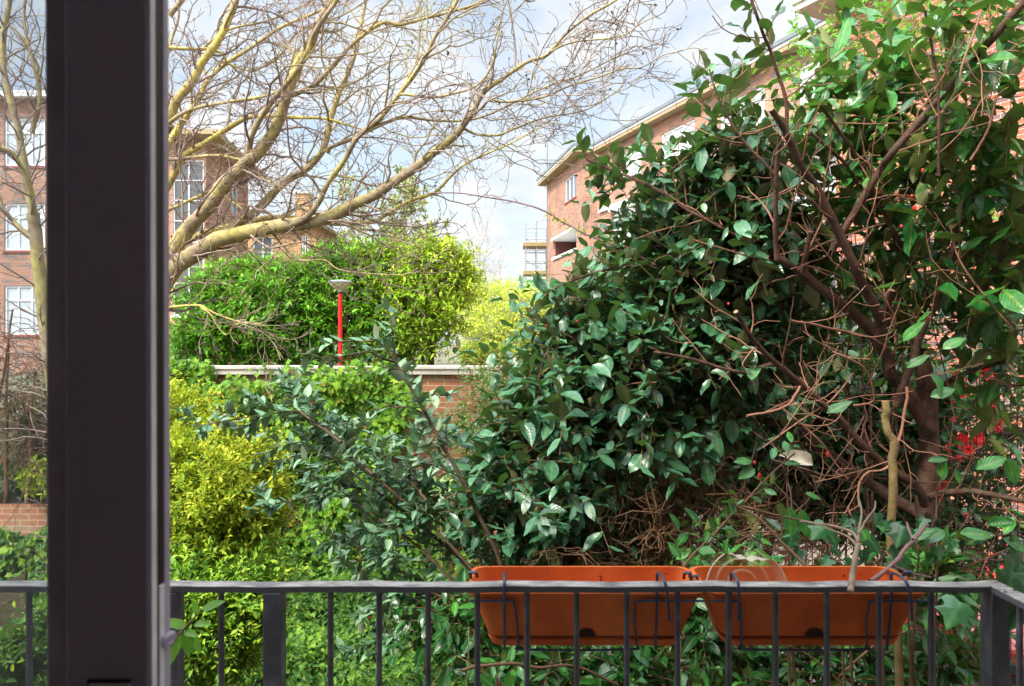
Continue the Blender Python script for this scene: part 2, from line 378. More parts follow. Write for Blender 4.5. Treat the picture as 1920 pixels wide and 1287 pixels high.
M = {}
M['brick_r'] = brickmat('orange_brick', (.44, .225, .15), (.36, .165, .105), (.20, .145, .14), (.55, .47, .38))
M['brick_near'] = brickmat('red_brick', (.44, .155, .09), (.36, .11, .065), (.20, .11, .11), (.54, .45, .36))
M['brick_y'] = brickmat('stock_brick', (.52, .31, .14), (.44, .24, .11), (.33, .2, .11), (.54, .44, .3))
M['brick_wall'] = brickmat('garden_brick', (.44, .20, .10), (.36, .14, .07), (.36, .24, .14), (.55, .46, .34), grime=.35)
M['white'] = plain('white_paint', (.78, .79, .8), .5, var=.04)
M['coping'] = noisemat('coping_stone', [(.3, (.42, .37, .3)), (.55, (.62, .57, .48)), (.75, (.7, .66, .58))], 3, .9, bump=.4)
M['soffit'] = plain('soffit_board', (.34, .26, .15), .8)
M['lead'] = plain('roof_edge', (.16, .19, .21), .6)
M['winglass'] = plain('window_pane', (.10, .13, .16), .08, spec=.8)
M['darkglass'] = plain('stair_pane', (.05, .055, .06), .1, spec=.8)
M['curtain'] = plain('net_curtain', (.5, .53, .56), .7)
M['concrete'] = noisemat('balcony_concrete', [(.3, (.5, .48, .43)), (.7, (.66, .64, .58))], 2, .85)
M['soil'] = noisemat('soil', [(.3, (.018, .014, .009)), (.6, (.04, .03, .018)), (.8, (.05, .055, .02))], 3, .95, bump=.8)
M['drive'] = noisemat('driveway', [(.3, (.14, .125, .10)), (.7, (.22, .19, .15))], 2.5, .9, bump=.3)
M['terr'] = noisemat('terrace', [(.3, (.09, .1, .045)), (.6, (.16, .15, .09)), (.8, (.2, .19, .13))], 1.5, .95)
M['bark'] = barkmat('lime_bark', (.17, .125, .08), (.36, .28, .17), (.46, .39, .09), .45)
M['barky'] = barkmat('lichen_bark', (.26, .20, .09), (.44, .35, .13), (.56, .47, .10), .65)
M['twig'] = barkmat('twig_bark', (.16, .11, .10), (.31, .23, .19), (.42, .36, .12), .4, ring=False, scale=1.5)
M['twigfar'] = barkmat('hazed_far_twig', (.42, .38, .36), (.55, .50, .46), (.5, .48, .34), .4, ring=False)  # paled twigs: distance haze put into the colour
M['elae_bark'] = barkmat('shrub_bark', (.035, .018, .013), (.15, .075, .05), (.10, .07, .045), .35, ring=True, scale=16, rough=.7)
M['elae_twig'] = barkmat('shrub_twig', (.20, .085, .055), (.36, .18, .12), (.18, .1, .05), .3, ring=False, scale=5)
M['olive_bark'] = barkmat('olive_bark', (.13, .09, .035), (.22, .15, .06), (.2, .16, .06), .4, ring=False, scale=14)
M['dark_twig'] = barkmat('dark_twig', (.05, .03, .02), (.1, .06, .035), (.08, .06, .03), .3, ring=False)
M['dry_twig'] = barkmat('dry_twig', (.10, .052, .026), (.21, .115, .06), (.2, .12, .07), .3, ring=False, scale=4)
M['cutwood'] = plain('cut_wood', (.30, .18, .09), .8)
M['leaf_elae'] = leafmat('elaeagnus_leaf', [(0, (.018, .07, .034)), (.45, (.042, .15, .072)), (.8, (.085, .24, .12)), (.95, (.14, .33, .12)), (1, (.26, .27, .05))], (.15, .15, .06), rough=.24, vein=.18, trans=.16, tcol=(.09, .26, .03), spec=.6)
M['leaf_elae2'] = leafmat('elaeagnus_leaf_bright', [(0, (.012, .075, .022)), (.5, (.025, .145, .03)), (.95, (.065, .28, .035)), (1, (.3, .32, .05))], (.15, .17, .04), rough=.22, vein=.22, trans=.17, tcol=(.12, .32, .03), spec=.6)
M['leaf_coto'] = leafmat('cotoneaster_leaf', [(0, (.045, .12, .06)), (.5, (.10, .225, .115)), (1, (.22, .39, .21))], (.2, .25, .15), rough=.36, vein=.3, trans=.15, tcol=(.1, .22, .05))
M['leaf_privet'] = leafmat('golden_leaf', [(0, (.05, .15, .015)), (.3, (.14, .29, .02)), (.65, (.37, .49, .035)), (1, (.74, .72, .07))], (.35, .4, .06), spec=.15, rough=.45, vein=.05, trans=.35, tcol=(.5, .55, .02))
M['leaf_ivy'] = leafmat('ivy_leaf', [(0, (.03, .11, .012)), (.5, (.09, .25, .02)), (.85, (.22, .42, .03)), (.97, (.48, .56, .05)), (1, (.35, .15, .04))], (.10, .2, .04), spec=.1, rough=.45, vein=.25, trans=.2)
M['leaf_ivyd'] = leafmat('ivy_ground_leaf', [(0, (.014, .052, .010)), (.5, (.042, .12, .018)), (.85, (.125, .25, .025)), (1, (.34, .46, .04))], (.08, .17, .04), spec=.12, rough=.42, vein=.22, trans=.2)
M['leaf_ivyb'] = leafmat('ivy_large_leaf', [(0, (.008, .05, .018)), (.6, (.018, .10, .028)), (1, (.035, .17, .04))], (.06, .12, .06), rough=.34, vein=.55, trans=.1, bump=0)
M['leaf_laurel'] = leafmat('laurel_leaf', [(0, (.02, .12, .01)), (.45, (.08, .32, .012)), (.8, (.26, .54, .02)), (1, (.55, .72, .03))], (.12, .22, .05), spec=.2, rough=.3, vein=.2, trans=.3, tcol=(.2, .4, .02))
M['leaf_yellow'] = leafmat('yellow_laurel_leaf', [(0, (.08, .24, .02)), (.45, (.24, .48, .025)), (.8, (.52, .66, .04)), (1, (.80, .80, .08))], (.25, .32, .06), spec=.2, rough=.4, vein=.2, trans=.35, tcol=(.4, .5, .02))
M['leaf_spring'] = leafmat('spring_leaf', [(0, (.4, .6, .03)), (.5, (.66, .82, .03)), (1, (.9, .88, .05))], (.4, .45, .06), rough=.6, vein=0, trans=.4, tcol=(.5, .6, .03))
M['leaf_bud'] = leafmat('hazed_bud_leaf', [(0, (.5, .42, .2)), (.5, (.55, .58, .25)), (1, (.7, .7, .35))], (.3, .3, .1), rough=.7, vein=0, trans=.3)  # leaf tones lightened, haze of distance painted in
M['leaf_box'] = leafmat('clipped_leaf', [(0, (.3, .42, .02)), (1, (.66, .70, .03))], (.3, .35, .03), rough=.6, vein=0, trans=.3)
M['leaf_jas'] = leafmat('jasmine_leaf', [(0, (.06, .22, .02)), (.6, (.13, .40, .03)), (1, (.36, .6, .05))], (.08, .2, .03), rough=.4, vein=.1, trans=.4, tcol=(.2, .5, .03))
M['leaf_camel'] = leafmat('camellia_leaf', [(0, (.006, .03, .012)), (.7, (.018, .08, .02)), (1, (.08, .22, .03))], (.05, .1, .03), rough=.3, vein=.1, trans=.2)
M['leaf_fats'] = leafmat('fatsia_leaf', [(0, (.28, .5, .18)), (1, (.4, .62, .25))], (.3, .5, .2), rough=.45, vein=.5, trans=.25, tcol=(.3, .6, .1))
M['leaf_dead'] = leafmat('dead_leaf', [(0, (.55, .48, .36)), (1, (.62, .55, .42))], (.4, .33, .22), rough=.7, vein=.3, trans=.1, tcol=(.4, .3, .2))
M['berry'] = plain('berry_red', (.5, .02, .015), .3)
M['flower'] = leafmat('red_petal', [(0, (.6, .008, .006)), (1, (.85, .03, .02))], (.6, .02, .02), rough=.5, vein=0, trans=.3, tcol=(.9, .03, .02))

# ------------------------------------------------------------------ world, sun, camera
sc = bpy.context.scene
W = bpy.data.worlds.new('World'); sc.world = W; W.use_nodes = True; nt = W.node_tree; nd = nt.nodes; lk = nt.links; nd.clear()
SUN = nrm(np.array([-.55, -.52, .85]))
el = math.asin(SUN[2]); az = math.atan2(SUN[0], SUN[1])
sky = nd.new('ShaderNodeTexSky'); sky.sky_type = 'NISHITA'; sky.sun_disc = False; sky.sun_elevation = el; sky.sun_rotation = az; sky.air_density = 1.; sky.dust_density = 2.; sky.ozone_density = 1.5
tc = nd.new('ShaderNodeTexCoord'); sp = nd.new('ShaderNodeSeparateXYZ'); lk.new(tc.outputs['Generated'], sp.inputs[0])
dv = nd.new('ShaderNodeMath'); dv.operation = 'ADD'; lk.new(sp.outputs[2], dv.inputs[0]); dv.inputs[1].default_value = .22
pr = nd.new('ShaderNodeVectorMath'); pr.operation = 'DIVIDE'; cb = nd.new('ShaderNodeCombineXYZ'); [lk.new(dv.outputs[0], cb.inputs[i]) for i in range(3)]
lk.new(tc.outputs['Generated'], pr.inputs[0]); lk.new(cb.outputs[0], pr.inputs[1])
mp = nd.new('ShaderNodeMapping'); lk.new(pr.outputs[0], mp.inputs[0]); mp.inputs['Location'].default_value = (.35, 1.1, 0); mp.inputs['Scale'].default_value = (1, 1, 0)
nz = nd.new('ShaderNodeTexNoise'); nz.inputs['Scale'].default_value = 1.7; nz.inputs['Detail'].default_value = 9; nz.inputs['Roughness'].default_value = .58; nz.inputs['Distortion'].default_value = .35; lk.new(mp.outputs[0], nz.inputs['Vector'])
cr = nd.new('ShaderNodeMapRange'); cr.interpolation_type = 'SMOOTHSTEP'; cr.inputs[1].default_value = .36; cr.inputs[2].default_value = .58; cr.inputs[3].default_value = .35; cr.inputs[4].default_value = .95; lk.new(nz.outputs['Fac'], cr.inputs[0])
hz = nd.new('ShaderNodeMapRange'); hz.inputs[1].default_value = 0; hz.inputs[2].default_value = .38; hz.inputs[3].default_value = .75; hz.inputs[4].default_value = 0.; lk.new(sp.outputs[2], hz.inputs[0])
mx = nd.new('ShaderNodeMath'); mx.operation = 'MAXIMUM'; lk.new(cr.outputs[0], mx.inputs[0]); lk.new(hz.outputs[0], mx.inputs[1])
n2 = nd.new('ShaderNodeTexNoise'); n2.inputs['Scale'].default_value = 4.2; n2.inputs['Detail'].default_value = 7; lk.new(mp.outputs[0], n2.inputs['Vector'])
r2 = ramp(nd, [(.35, (5.6, 6.2, 6.75)), (.55, (6.9, 7.0, 7.1))]); lk.new(n2.outputs['Fac'], r2.inputs[0])
mm = nd.new('ShaderNodeMixRGB'); lk.new(mx.outputs[0], mm.inputs[0])
sg = nd.new('ShaderNodeVectorMath'); sg.operation = 'MULTIPLY'; lk.new(sky.outputs[0], sg.inputs[0]); sg.inputs[1].default_value = (2.1, 2.0, 1.8)
lk.new(sg.outputs[0], mm.inputs[1]); lk.new(r2.outputs[0], mm.inputs[2])
bg = nd.new('ShaderNodeBackground'); bg.inputs[1].default_value = .15; zr = nd.new('ShaderNodeMapRange'); zr.inputs[1].default_value = .42; zr.inputs[2].default_value = .85; zr.inputs[3].default_value = 1.0; zr.inputs[4].default_value = 2.3; lk.new(sp.outputs[2], zr.inputs[0])
dt = nd.new('ShaderNodeVectorMath'); dt.operation = 'DOT_PRODUCT'; lk.new(tc.outputs['Generated'], dt.inputs[0]); dt.inputs[1].default_value = tuple(SUN)
za = nd.new('ShaderNodeMapRange'); za.interpolation_type = 'SMOOTHSTEP'; za.inputs[1].default_value = .1; za.inputs[2].default_value = 1.; za.inputs[3].default_value = 1.0; za.inputs[4].default_value = 2.6; lk.new(dt.outputs['Value'], za.inputs[0])
zm = nd.new('ShaderNodeMath'); zm.operation = 'MULTIPLY'; lk.new(zr.outputs[0], zm.inputs[0]); lk.new(za.outputs[0], zm.inputs[1])
zs = nd.new('ShaderNodeVectorMath'); zs.operation = 'SCALE'; lk.new(mm.outputs[0], zs.inputs[0]); lk.new(zm.outputs[0], zs.inputs['Scale']); lk.new(zs.outputs[0], bg.inputs[0])
wo = nd.new('ShaderNodeOutputWorld'); lk.new(bg.outputs[0], wo.inputs[0])
sl = bpy.data.lights.new('sun', 'SUN'); sl.energy = 5.0; sl.angle = math.radians(6); sl.color = (1, .93, .82)
so = bpy.data.objects.new('sun', sl); C.objects.link(so); so.rotation_euler = Vector((-SUN[0], -SUN[1], -SUN[2])).to_track_quat('-Z', 'Y').to_euler()
cd = bpy.data.cameras.new('camera'); cam = bpy.data.objects.new('camera', cd); C.objects.link(cam); sc.camera = cam
cam.location = (0, 0, EYE); cam.rotation_euler = (math.pi/2, 0, 0); cd.sensor_width = 36; cd.lens = 36*F/1920; cd.clip_start = .05; cd.clip_end = 1500
cd.dof.use_dof = True; cd.dof.focus_distance = 4.5; cd.dof.aperture_fstop = 8
sc.view_settings.view_transform = 'Standard'; sc.view_settings.look = 'None'; sc.view_settings.exposure = 0
try:
    sc.cycles.max_bounces = 8; sc.cycles.transparent_max_bounces = 12; sc.cycles.use_denoising = True
except Exception: pass

# ------------------------------------------------------------------ ground
def sheet(name, x0, x1, y0, y1, z, mat, n=1):
    me = quadmesh(name, [(x0,y0,z),(x1,y0,z),(x1,y1,z),(x0,y1,z)], [(0,1,2,3)], smooth=False)
    return tag(link(name, me, mat), kind='structure')
sheet('ground', -600, 600, -60, 1100, 0, M['soil'])
sheet('driveway', 2.7, 60, 4.2, 60, .006, M['drive'])
tb = MB().box(-90, 2.2, 10.32, 400, .02, 2.15); tag(tb.build('terrace', M['terr']), kind='structure')

# ------------------------------------------------------------------ walls with openings
def wallmesh(name, p0, p1, z0, z1, holes, mat, parent, rev=.12, u0=0):
    """vertical wall from p0 to p1 (plan), outward side to the right of p0->p1 seen from above; holes (u0,u1,z0,z1)"""
    p0 = np.array(p0, float); p1 = np.array(p1, float); L = np.linalg.norm(p1-p0); d = (p1-p0)/L; nrmv = np.array([d[1], -d[0]])
    us = sorted({0, L, *[h[0] for h in holes], *[h[1] for h in holes]}); zs = sorted({z0, z1, *[h[2] for h in holes], *[h[3] for h in holes]})
    V = []; Q = []; UV = []
    def pt(u, z, b=0): q = p0+d*u-nrmv*b; return (q[0], q[1], z)
    def quad(a, uv):
        n = len(V); V.extend(a); Q.append((n, n+1, n+2, n+3)); UV.extend(uv)
    for i in range(len(us)-1):
        for j in range(len(zs)-1):
            uc = (us[i]+us[i+1])/2; zc = (zs[j]+zs[j+1])/2
            if any(h[0] < uc < h[1] and h[2] < zc < h[3] for h in holes): continue
            a, b, c, e = us[i], us[i+1], zs[j], zs[j+1]
            quad([pt(a, c), pt(b, c), pt(b, e), pt(a, e)], [(a+u0, c), (b+u0, c), (b+u0, e), (a+u0, e)])
    for (a, b, c, e) in holes:
        quad([pt(a, c, rev), pt(a, c), pt(a, e), pt(a, e, rev)], [(0, c), (rev, c), (rev, e), (0, e)])
        quad([pt(b, c), pt(b, c, rev), pt(b, e, rev), pt(b, e)], [(0, c), (rev, c), (rev, e), (0, e)])
        quad([pt(a, e), pt(b, e), pt(b, e, rev), pt(a, e, rev)], [(a, 0), (b, 0), (b, rev), (a, rev)])
        quad([pt(a, c, rev), pt(b, c, rev), pt(b, c), pt(a, c)], [(a, 0), (b, 0), (b, rev), (a, rev)])
    me = quadmesh(name, V, Q, smooth=False, uv=UV)
    return link(name, me, mat, parent), (lambda u, z, b: pt(u, z, b))
def window(pt, h, parent, nu=2, nv=1, glass='winglass', fr=.06, sill='sill_red', depth=.09, transom=None):
    a, b, c, e = h
    mb = MB()
    def bar(u0, u1, z0, z1, d0=depth, d1=depth-.05):
        v = [pt(u, z, q) for z in (z0, z1) for q in (d0, d1) for u in (u0, u1)]
        mb.add(v, [(0,2,3,1),(4,5,7,6),(0,1,5,4),(2,6,7,3),(0,4,6,2),(1,3,7,5)])
    e1 = e-.002; c1 = c+.002; a1 = a+.002; b1 = b-.002
    bar(a1, a1+fr, c1, e1); bar(b1-fr, b1, c1, e1); bar(a1+fr, b1-fr, c1, c1+fr); bar(a1+fr, b1-fr, e1-fr, e1)
    for i in range(1, nu):
        u = a+(b-a)*i/nu; bar(u-fr*.45, u+fr*.45, c1+fr, e1-fr, depth-.002, depth-.045)
    for j in range(1, nv):
        z = c+(e-c)*j/nv; bar(a1+fr, b1-fr, z-fr*.3, z+fr*.3, depth-.004, depth-.04)
    if transom: z = c+(e-c)*transom; bar(a1+fr, b1-fr, z-fr*.4, z+fr*.4, depth-.004, depth-.047)
    f = mb.build('window', M['white'], parent)
    g = MB(); g.add([pt(a1, c1, depth-.012), pt(b1, c1, depth-.012), pt(b1, e1, depth-.012), pt(a1, e1, depth-.012)], [(0,1,2,3)])
    g.build('pane', M[glass], f)
    s = MB(); v = [pt(u, z, q) for z in (c-.07, c+.0) for q in (depth, -.05) for u in (a-.05, b+.05)]
    s.add(v, [(0,2,3,1),(4,5,7,6),(0,1,5,4),(2,6,7,3),(0,4,6,2),(1,3,7,5)]).build('sill', M[sill], f)
    return f
M['sill_red'] = plain('sill_tile', (.3, .08, .06), .6)
def slab(name, pts, z0, z1, mat, parent):
    n = len(pts); v = [(p[0], p[1], z) for z in (z0, z1) for p in pts]
    f = [tuple(range(n))[::-1], tuple(range(n, 2*n))]+[(i, (i+1) % n, n+(i+1) % n, n+i) for i in range(n)]
    return MB().add(v, f).build(name, mat, parent)

# right-hand block: long facade with a stepped far wing
Bd = np.array([-.357, .934]); Bd /= np.linalg.norm(Bd); Bn = np.array([-Bd[1], Bd[0]])
A0 = at(1092, 0, 33.5)[:2]; A1 = at(1120, 0, 33.5)[:2]; Fd = nrm(np.array([-.20, .98])); A2 = A0+Fd*6.5; Cn = A1-Bd*19.5
EZ = EYE+8.55
blk = empty('apartment_block', (A0[0], A0[1], 0), 'long brick apartment block with a stepped corner behind the big leafy shrub', 'building')
# far wing wall: outward normal must face the garden (left) -> walk from A2 to A0
Lw = 6.5
hw = [(Lw-2.9, Lw-.95, EYE+6.85, EYE+8.0)]
hb = [(Lw-5.2, Lw-.95, EYE+4.4, EYE+5.4)]
hw2 = [(Lw-2.9, Lw-.95, EYE+1.2, EYE+2.4)]
_, pt = wallmesh('wall', A2, A0, 0, EZ, hw+hw2+hb, M['brick_r'], blk)
window(pt, hw[0], blk, nu=3, glass='winglass'); window(pt, hw2[0], blk, nu=3)
# recessed balcony in the far wing
def recess(pt, h, parent, depth=1.5, back='brick_r', glaz=None):
    a, b, c, e = h
    mb = MB(); 
    P = lambda u, z, q: pt(u, z, q)
    mb.add([P(a, c, depth), P(b, c, depth), P(b, e+.9, depth), P(a, e+.9, depth)], [(0,1,2,3)])
    mb.add([P(a, c, .12), P(a, c, depth), P(a, e, depth), P(a, e, .12)], [(3,2,1,0)])
    mb.add([P(b, c, .12), P(b, c, depth), P(b, e, depth), P(b, e, .12)], [(0,1,2,3)])
    mb.build('balcony_recess', M[back], parent)
    s = MB(); v = [P(u, z, q) for z in (e-.10, e) for q in (depth, -.16) for u in (a+.01, b-.01)]
    s.add(v, [(0,2,3,1),(4,5,7,6),(0,1,5,4),(2,6,7,3),(0,4,6,2),(1,3,7,5)])
    s.build('balcony_ceiling', M['white'], parent); s = MB()
    v = [P(u, z, q) for z in (c-.10, c+.02) for q in (depth, -.08) for u in (a-.02, b+.02)]
    s.add(v, [(0,2,3,1),(4,5,7,6),(0,1,5,4),(2,6,7,3),(0,4,6,2),(1,3,7,5)])
    s.build('balcony_slab', M['white'], parent)
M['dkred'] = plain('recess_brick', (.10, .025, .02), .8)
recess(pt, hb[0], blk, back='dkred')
bw = MB(); 
for i in range(5):
    z = hb[0][2]+.12+i*.19; v = [pt(u, zz, q) for zz in (z, z+.06) for q in (1.3, 1.25) for u in (hb[0][0]+1.4, hb[0][1]-.1)]
    bw.add(v, [(0,2,3,1),(4,5,7,6),(0,1,5,4),(2,6,7,3),(0,4,6,2),(1,3,7,5)])
bw.build('blind', M['curtain'], blk)
wallmesh('wall', A0, A1, 0, EZ, [], M['brick_r'], blk, u0=.1)
# long facade
LL = 19.5; holes = []; wins = []; bals = []
for k in range(5):
    u = 1.6+k*3.7
    holes.append((u, u+2.2, EYE+6.85, EYE+8.05)); wins.append(holes[-1])
    holes.append((u-.3, u+2.5, EYE+3.8, EYE+5.8)); bals.append(holes[-1])
    holes.append((u, u+2.2, EYE+1.1, EYE+2.4)); wins.append(holes[-1])
_, pt = wallmesh('wall', A1, Cn, 0, EZ, holes, M['brick_r'], blk, u0=.7)
for h in wins: window(pt, h, blk, nu=3, transom=.72, glass='curtain' if h[2] > EYE+5 else 'winglass')
for h in bals:
    recess(pt, h, blk, depth=1.3, back='white')
# white band course under the top floor
bc = MB(); v = [pt(u, z, q) for z in (EYE+5.84, EYE+6.0) for q in (.01, -.12) for u in (.3, LL)]
bc.add(v, [(0,2,3,1),(4,5,7,6),(0,1,5,4),(2,6,7,3),(0,4,6,2),(1,3,7,5)]).build('band_course', M['white'], blk)
Fn = np.array([-Fd[1], Fd[0]]); Fn = Fn if Fn[0] < 0 else -Fn; Bn = Bn if Bn[0] < 0 else -Bn
ov = .42
ol = [A2+Fd*.5+Fn*ov, A0+Fn*ov+np.array([0, -ov]), A1+np.array([-.25, -ov]), Cn+Bn*ov, Cn-Bn*9, A2-Fn*9+Fd*.5]
slab('soffit', ol, EZ, EZ+.14, M['soffit'], blk); 
ol2 = [p+np.array([-.02, -.02]) for p in ol[:4]]+ol[4:]
slab('fascia', ol2, EZ+.143, EZ+.235, M['white'], blk); ol3 = [p+np.array([-.06, -.05]) for p in ol[:4]]+ol[4:]
slab('roof_edge', ol3, EZ+.238, EZ+.36, M['lead'], blk)
wallmesh('wall', A2-Fn*9, A2, 0, EZ, [], M['brick_r'], blk)
# aerial pole on the far end
ae = empty('tv_aerial', (A2[0]-.05, A2[1], EZ), 'thin television aerial on a tall mast at the far corner of the brick block', 'aerial')
ax, ay = at(1026, 0, 39.2)[:2]
MB().tube([(ax, ay, EYE+1), (ax, ay, EYE+(643-262)/F*39.2)], .028, 6).build('mast', M['lead'], ae)
az_ = EYE+(643-256)/F*39.2; m_ = MB().tube([(ax, ay, az_-.1), (ax+1.15, ay-.3, az_+.15)], .02, 5)
for i in range(9):
    f = i/8; m_.tube([(ax+1.15*f, ay-.3*f-.2, az_-.1+.25*f-.06), (ax+1.15*f, ay-.3*f+.2, az_-.1+.25*f+.06)], .012, 4)
m_.build('antenna', M['lead'], ae)

# near block at upper right
nb0 = at(1567, 0, 13.2)[:2]; Nd = nrm(np.array([-.46, .888])); nb1 = nb0-Nd*9.
nb = empty('near_block', (nb0[0], nb0[1], 0), 'red brick block with pale eave at top right, close behind the leafy branches', 'building')
NZ = EYE+6.0
h1 = [(6.5, 7.6, EYE+2.6, EYE+3.9)]
_, pt = wallmesh('wall', nb0, nb1, 0, NZ, h1, M['brick_near'], nb)
for h in h1: window(pt, h, nb, nu=2)
Nn = np.array([-Nd[1], Nd[0]]); Nn = Nn if Nn[0] < 0 else -Nn
wallmesh('wall', nb0-Nn*6, nb0, 0, NZ, [], M['brick_near'], nb)
ol = [nb0+Nn*.5+Nd*.5, nb1+Nn*.5, nb1-Nn*6, nb0-Nn*6+Nd*.5]
slab('soffit', ol, NZ, NZ+.12, M['coping'], nb); slab('roof_edge', [p+np.array([-.05, 0]) for p in ol], NZ+.123, NZ+.32, M['white'], nb)

# left-hand block
lb = empty('corner_block', (-10.4, 25, 0), 'tall brick block with a stairwell window behind the bare tree at left', 'building')
lz = EYE+6.9; cx = at(386, 0, 25)[0]; lx = -24.
def ux(px, Y=25.): return at(px, 0, Y)[0]-lx
hs = []; wn = []
for y0, y1 in ((222, 312), (382, 470), (536, 628), (700, 790)):
    z1, z0 = EYE+(HZ-y0)/F*25, EYE+(HZ-y1)/F*25
    for p0, p1 in ((8, 84), (130, 210), (-150, -70)):
        hs.append((ux(p0), ux(p1), z0, z1)); wn.append(hs[-1])
st = []
for y0, y1 in ((300, 452), (470, 592), (612, 692)):
    z1, z0 = EYE+(HZ-y0)/F*25, EYE+(HZ-y1)/F*25
    hs.append((ux(324), ux(382), z0, z1)); st.append(hs[-1])
xm = at(236, 0, 25)[0]; um = xm-lx; lz2 = EYE+(HZ-186)/F*25
hl_ = [h for h in hs if h[1] < um]; hr_ = [(h[0]-um, h[1]-um, h[2], h[3]) for h in hs if h[0] >= um]
_, ptl = wallmesh('wall', (lx, 25), (xm, 25), 0, lz2, hl_, M['brick_r'], lb)
_, ptr = wallmesh('wall', (xm, 25), (cx, 25), 0, lz, hr_, M['brick_r'], lb)
wallmesh('wall', (xm, 25), (xm, 30), lz, lz2, [], M['brick_r'], lb)
slab('parapet', [(lx-.5, 24.7), (xm+.2, 24.7), (xm+.2, 30), (lx-.5, 30)], lz2, lz2+.2, M['white'], lb)
pt = lambda u, z, b: ptl(u, z, b) if u < um else ptr(u-um, z, b)
for h in wn: window(pt, h, lb, nu=3, transom=.7, glass='curtain')
for h in st: window(pt, h, lb, nu=2, nv=4 if h[3]-h[2] > 2 else 2, glass='darkglass', sill='white', fr=.045)
Ld = nrm(np.array([-.10, .99])); c0 = np.array([cx, 25.]); c1 = c0+Ld*5.6
hh = [(3.1, 4.1, EYE+4.9, EYE+6.1), (3.1, 4.1, EYE+2.2, EYE+3.4)]
_, pt = wallmesh('wall', c0, c1, 0, lz, hh, M['brick_r'], lb)
for h in hh: window(pt, h, lb, nu=1)
wallmesh('wall', c1, c1+np.array([-8, 0]), 0, lz, [], M['brick_r'], lb)
slab('soffit', [(xm+.01, 24.4), (cx+.6, 24.4), (c1[0]+.6, c1[1]+.5), (xm+.01, c1[1]+.5)], lz, lz+.16, M['soffit'], lb)
# hipped roof
rz = lz+.163; rp = [(xm+.01, 24.4, rz), (cx+.6, 24.4, rz), (c1[0]+.6, c1[1]+.5, rz), (xm+.01, c1[1]+.5, rz), (xm+.01, 27.6, rz+.9), (cx-1.5, 27.6, rz+.9)]
M['tile'] = noisemat('roof_tile', [(.3, (.2, .1, .06)), (.7, (.32, .18, .1))], 4, .8)
MB().add(rp, [(0,1,5,4), (1,2,5), (2,3,4,5), (3,0,4)]).build('roof', M['tile'], lb)

# yellow stock brick house further back
yb = empty('stock_brick_house', (-12.5, 37, 0), 'yellowish brick house with a square chimney just left of the lamp, farther away', 'building')
Yy = 37.; yx0 = at(455, 0, Yy)[0]; yx1 = at(592, 0, Yy)[0]; yz = EYE+(HZ-425)/F*Yy
def U(px): return at(px, 0, Yy)[0]-yx0
hy = [(U(474), U(511), EYE+(HZ-502)/F*Yy, EYE+(HZ-444)/F*Yy), (U(566), U(578), EYE+(HZ-480)/F*Yy, EYE+(HZ-442)/F*Yy), (U(474), U(511), EYE+.1, EYE+1.8)]
_, pt = wallmesh('wall', (yx0, Yy), (yx1, Yy), 0, yz, hy, M['brick_y'], yb)
for h in hy: window(pt, h, yb, nu=2, nv=2)
wallmesh('wall', (yx1, Yy), (yx1, Yy+7), 0, yz, [], M['brick_y'], yb)
slab('soffit', [(yx0, Yy-.4), (yx1+.35, Yy-.4), (yx1+.35, Yy+7.4), (yx0, Yy+7.4)], yz, yz+.18, M['soffit'], yb)
MB().add([(yx0, Yy-.4, yz+.183), (yx1+.35, Yy-.4, yz+.183), (yx1+.35, Yy+7.4, yz+.183), (yx0, Yy+7.4, yz+.183), (yx0, Yy+3.5, yz+.9), (yx1-1.5, Yy+3.5, yz+.9)], [(0,1,5,4), (1,2,5), (2,3,4,5)]).build('roof', M['tile'], yb)
q0 = at(553, 0, Yy+.8)[0]; q1 = at(579, 0, Yy+.8)[0]; cz = EYE+(HZ-363)/F*(Yy+.8)
for a_, b_ in (((q0, Yy+.8), (q1, Yy+.8)), ((q1, Yy+.8), (q1, Yy+1.6)), ((q0, Yy+1.6), (q0, Yy+.8))):
    wallmesh('chimney', a_, b_, yz, cz, [], M['brick_y'], yb)
MB().box(q0-.06, q1+.06, Yy+.74, Yy+1.66, cz, cz+.12).build('chimney_cap', M['concrete'], yb)

# scaffold tower at the end of the block
sf = empty('scaffold_tower', (1.2, 42, 0), 'slim metal scaffold tower with board platforms beside the far corner of the brick block', 'scaffold')
sx0, sx1 = at(986, 0, 42)[0], at(1026, 0, 42)[0]; sb = MB()
zt = EYE+(HZ-420)/F*42
for x in (sx0, (sx0+sx1)/2, sx1):
    for y in (42, 43.3): sb.tube([(x, y, .1), (x, y, zt+rng.normal(0, .15))], .035, 5)
for i in range(12):
    z = zt-.25-i*.62
    for y in (42, 43.3): sb.tube([(sx0-.1, y, z), (sx1+.1, y, z)], .028, 5)
    sb.tube([(sx0, 42, z), (sx0, 43.3, z-.5)], .022, 4); sb.tube([(sx0, 42.02, z), (sx1, 42.02, z-.62 if i % 2 else z+.6)], .02, 4)
sb.build('pole_frame', plain('galvanised', (.42, .44, .46), .5, .6), sf)
bmt = plain('scaffold_board', (.32, .24, .1), .8)
for z in (EYE+(HZ-462)/F*42, EYE+(HZ-515)/F*42): MB().box(sx0-.15, sx1+.1, 41.9, 43.4, z, z+.2).build('board_platform', bmt, sf)
MB().box(sx0, sx1, 41.85, 41.87, EYE+(HZ-545)/F*42, EYE+(HZ-525)/F*42).build('net_panel', plain('green_net', (.02, .25, .12), .7), sf)

